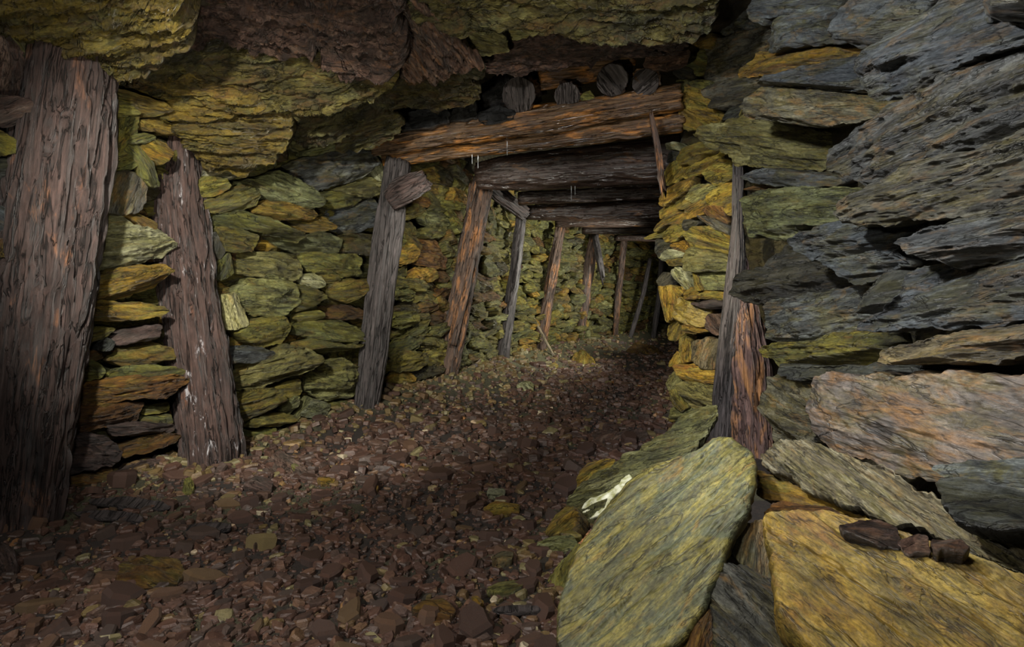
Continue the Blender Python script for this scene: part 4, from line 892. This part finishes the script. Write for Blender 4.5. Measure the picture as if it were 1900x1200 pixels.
# ================================================================== FAR LEFT WALL: COURSES OF STONE
seglen = []
P = np.array(LEFT); i0 = LEFT.index((-1.16, 4.5)); FP = P[1:]
cumf = np.concatenate([[0], np.cumsum(np.linalg.norm(np.diff(FP, axis=0), axis=1))])
def wallpt(s):
    x, y = np.interp(s, cumf, FP[:, 0]), np.interp(s, cumf, FP[:, 1]); i = min(max(np.searchsorted(cumf, s) - 1, 0), len(FP) - 2)
    t = unit(FP[i + 1] - FP[i]); return np.array([x, y]), t
def s_of(px):
    y, _, _ = hit(LEFT, (px - CX) / F); x = (px - CX) / F * y
    best = min(np.linspace(0, cumf[-1], 3000), key=lambda s: (np.interp(s, cumf, FP[:, 0]) - x) ** 2 + (np.interp(s, cumf, FP[:, 1]) - y) ** 2); return best
BAYS = [s_of(p) for p in (722, 866, 943, 1016, 1088, 1148, 1200)] + [cumf[-1]]
BN = ['between the grey and orange split props', 'between the orange split and slim props', 'between the slim prop and the stick',
      'between the prop behind the stick and the forked prop', 'between the forked prop and the slender one past it', 'between the slender prop and the slanting plank', 'beyond the slanting plank']
ORD = ['first', 'second', 'third', 'fourth', 'fifth', 'sixth', 'seventh', 'eighth', 'ninth', 'tenth', 'eleventh', 'twelfth', 'thirteenth', 'fourteenth', 'fifteenth', 'sixteenth', 'seventeenth', 'eighteenth', 'nineteenth', 'twentieth', 'twenty-first', 'twenty-second', 'twenty-third', 'twenty-fourth', 'twenty-fifth', 'twenty-sixth', 'twenty-seventh', 'twenty-eighth']
rs = np.random.RandomState(7)
stuffV, stuffF, stuffT, stuffM = {}, {}, {}, {}
LIMIT = 118
cand = []
for bi in range(7):
    s0, s1 = BAYS[bi] + 0.02, BAYS[bi + 1] - 0.02
    z = 0.02; row = 0
    while z < 2.28:
        h = rs.uniform(0.075, 0.165); s = s0 - rs.uniform(0, 0.1); k = 0
        while s < s1 - 0.03:
            w_ = min(rs.uniform(0.16, 0.58), max(0.1, s1 - s))
            cand.append((bi, row, k, s, z, w_, h)); s += w_ - 0.01; k += 1
        z += h - 0.012; row += 1
nind = 0
sA, sB = 0.55, s_of(722) - 0.04
z = 0.0
while z < 2.2:
    h = rs.uniform(0.08, 0.15); s = sA
    while s < sB:
        w_ = rs.uniform(0.14, 0.36); cand.append((9, 0, 0, s, z, w_, h)); s += w_ - 0.02
    z += h - 0.015
for (bi, row, k, s, z, w_, h) in cand:
    c2, t = wallpt(s + w_ / 2); n2 = np.array([t[1], -t[0]])
    o_ = rs.uniform(-0.03, 0.08); tilt = rs.normal(-0.03, 0.15)
    jit = lambda a: rs.uniform(-a, a)
    if bi == 9: o_ = rs.uniform(-0.13, -0.07)
    pl = [(-w_ / 2 + jit(.02), -h * .28 + jit(.02)), (-w_ * .28, -h / 2 + jit(.012)), (w_ * .2, -h / 2 + jit(.012)), (w_ / 2 + jit(.02), -h * .25 + jit(.03)), (w_ / 2 + jit(.02), h * .2 + jit(.03)), (w_ * .22 + jit(.05), h / 2 + jit(.012)), (-w_ * .2 + jit(.05), h / 2 + jit(.012)), (-w_ / 2 + jit(.02), h * .25 + jit(.02))]
    cc = np.array([c2[0] + n2[0] * o_, c2[1] + n2[1] * o_, z + h / 2])
    P3 = np.array([cc + np.array([t[0], t[1], 0]) * (a * math.cos(tilt) - b * math.sin(tilt)) + np.array([0, 0, 1.0]) * (a * math.sin(tilt) + b * math.cos(tilt)) for a, b in pl])
    n3 = unit(np.array([n2[0], n2[1], 0]) + np.array([jit(.3), jit(.3), jit(.35)]))
    mat = rs.choice(['o', 'o', 'o', 'y', 'g', 'r', 'k'], p=[.25, .2, .15, .13, .12, .08, .07])
    tint = rs.uniform(0.1, 1.0)
    SEED[0] += 1
    indiv = bi < 3 and nind < LIMIT and z > 0.10 and z < 2.05 and (bi < 2 or True)
    V, Fc, mw = rock_mesh(P3, n3, th=0.05, back=0.14, M_=60 if bi < 2 else 40, K=12 if bi < 2 else 9, seed=SEED[0], rough=1.2, bed=None, facets=4, grow=1.06, nose=1.3, jag=1.5)
    if indiv:
        nind += 1
        look = {'o': 'olive', 'y': 'ochre', 'g': 'grey green', 'r': 'rusty', 'k': 'dark olive'}[mat]
        o = mesh_obj('slate_stone', V, Fc, mat, mw, tint=tint)
        tag(o, '%s stone %s, %s along in %s course up' % (look, BN[bi], ORD[k], ORD[row]), 'stone', 'coursed stones of the far left wall')
    else:
        R_ = np.array(mw.to_3x3()); T_ = np.array(mw.translation); Vw = V @ R_.T + T_
        b0 = sum(len(x) for x in stuffV.setdefault('all', [])); stuffV['all'].append(Vw)
        stuffF.setdefault('all', []).extend([[i + b0 for i in f] for f in Fc]); stuffM.setdefault('all', []).extend([mat] * len(Fc)); stuffT.setdefault('all', []).append(np.full(len(V), tint))
V = np.vstack(stuffV['all'])
o = mesh_obj('packed_stones', V, stuffF['all'], 'o', tint=np.concatenate(stuffT['all']))
mats = ['o', 'y', 'g', 'r', 'k']
for m_ in mats[1:]: o.data.materials.append(M[m_])
o.data.polygons.foreach_set('material_index', [mats.index(x) for x in stuffM['all']])
tag(o, 'many small olive and ochre stones packed in the far part of the left wall', 'stones', kind='stuff')

# ================================================================== FLOOR RUBBLE
def chip_proto(seed, n=None):
    r = np.random.RandomState(seed); n = n or r.randint(6, 9)
    a = np.sort(np.linspace(0, 2 * math.pi, n, endpoint=False) + r.uniform(-.3, .3, n)); el = r.uniform(0.38, 0.85)
    rad = r.uniform(0.72, 1.1, n); x, y = np.cos(a) * rad, np.sin(a) * rad * el; h = r.uniform(0.2, 0.55)
    sx, sy = r.uniform(-.25, .25, 2)
    top = st(x * .80, y * .80, h * (1 + sx * x + sy * y)); mid = st(x, y, h * (0.62 + sx * x * .6 + sy * y * .6)); bot = st(x * .92, y * .92, np.full(n, -h * 0.8))
    V = np.vstack([top, mid, bot]); Fc = [list(range(n)), [2 * n + i for i in range(n)][::-1]]
    for i in range(n):
        j = (i + 1) % n; Fc.append([n + i, n + j, j, i]); Fc.append([2 * n + i, 2 * n + j, n + j, n + i])
    return V, Fc
PROTO = [chip_proto(900 + i) for i in range(40)]
rs = np.random.RandomState(21)
def in_pile(x, y): return (x > 0.22 + 0.20 * (y - 1.4) and y < 2.6 and x > 0.15) or (x > 0.9 and y < 3.4)
def right_x(y): return 1.15 + 0.13 * (y - 0.9) if y < 3.6 else (1.2 if y < 4.4 else 1.1 + (y - 4.4) * 0.62)
def left_x(y): return float(np.interp(y, Lp[:, 1], Lp[:, 0]))
items = []
def sample(n, y0, y1, smin, smax, pw):
    k = 0
    while k < n:
        u_ = rs.rand(); y = (y0 ** (1 - pw) + u_ * (y1 ** (1 - pw) - y0 ** (1 - pw))) ** (1 / (1 - pw))
        lo, hi = max(left_x(y), -0.98 * y) - 0.02, min(right_x(y), 0.98 * y) + 0.02
        x = rs.uniform(lo, hi)
        if in_pile(x, y): continue
        s = smin * (smax / smin) ** (rs.rand() ** 1.7)
        items.append((x, y, s)); k += 1
sample(10500, 1.25, 3.2, 0.006, 0.036, 1.6)
sample(5200, 2.8, 6.5, 0.014, 0.060, 1.7)
sample(2600, 6.0, 12.5, 0.02, 0.075, 1.4)
big = []
def sample_big(n, y0, y1, smin, smax):
    k = 0
    while k < n:
        y = (y0 ** -0.6 + rs.rand() * (y1 ** -0.6 - y0 ** -0.6)) ** (1 / -0.6); x = rs.uniform(max(left_x(y), -0.93 * y) + 0.03, min(right_x(y), 0.93 * y) - 0.03)
        if in_pile(x, y): continue
        s = rs.uniform(smin, smax)
        if any((x - b[0]) ** 2 + (y - b[1]) ** 2 < (0.8 * (s + b[2])) ** 2 for b in big): continue
        big.append((x, y, s)); k += 1
sample_big(150, 1.38, 2.6, 0.028, 0.068); sample_big(110, 2.4, 4.6, 0.035, 0.085)
def tint_at(x, y):
    d, yw_ = left_dist(np.array([x]), np.array([y])); g = math.exp(-(d[0] / (0.3 + 0.35 * min(1, max(0, (yw_[0] - 4.2))))) ** 2) if y > 2.6 else 0
    g = max(g, 0.75 * math.exp(-((x - 0.3) ** 2 + (y - 1.75) ** 2) / 0.10))
    if rs.rand() < g * 0.8: return rs.uniform(0.78, 0.965)
    u_ = rs.rand()
    return rs.uniform(0.0, 0.78) if u_ < 0.93 else rs.uniform(0.78, 1.0)
def orient(x, y):
    az = rs.uniform(0, 2 * math.pi); tx, ty = rs.normal(0, 0.21, 2)
    return Matrix.Rotation(tx, 3, 'X') @ Matrix.Rotation(ty, 3, 'Y') @ Matrix.Rotation(az, 3, 'Z')
xs = np.array([i[0] for i in items]); ysv = np.array([i[1] for i in items]); zs = floor_z(xs, ysv)
Vs, Fs, Ts, b0 = [], [], [], 0
for (x, y, s), z in zip(items, zs):
    V, Fc = PROTO[rs.randint(40)]; R_ = np.array(orient(x, y)); Vw = (V * s) @ R_.T + np.array([x, y, z + s * 0.10])
    Vs.append(Vw); Fs.extend([[i + b0 for i in f] for f in Fc]); b0 += len(V); Ts.append(np.full(len(V), tint_at(x, y)))
o = mesh_obj('floor_rubble', np.vstack(Vs), Fs, 'chip', tint=np.concatenate(Ts), smooth=False)
tag(o, 'small slate chips covering the whole floor', 'rubble', kind='stuff')
protos = []
for i in range(24):
    V, Fc = chip_proto(700 + i); me = bpy.data.meshes.new('slate_chip'); me.from_pydata(V.tolist(), [], Fc); me.update(); me.materials.append(M['chip'])
    a = me.attributes.new('tint', 'FLOAT', 'POINT'); a.data.foreach_set('value', np.full(len(V), [0.1, 0.3, 0.5, 0.7, 0.2, 0.6, 0.4, 0.76, 0.05, 0.35, 0.88, 0.8][i % 12], np.float32)); protos.append(me)
for (x, y, s) in big:
    o = bpy.data.objects.new('slate_chip', protos[rs.randint(24)]); COL.objects.link(o)
    z = fz(x, y)
    o.matrix_world = Matrix.Translation((x, y, z + s * 0.16)) @ orient(x, y).to_4x4() @ Matrix.Scale(s, 4)
    if y < 2.5:
        lab = 'flat dark slate chip on the near floor, left of centre' if x < -0.25 else 'flat dark slate chip on the near floor, centre'
        grp = 'near floor chips, left' if x < -0.25 else 'near floor chips, centre'
    else:
        lab, grp = 'flat brown slate chip in the middle of the gallery floor', 'middle floor chips'
    tag(o, lab, 'stone', grp)
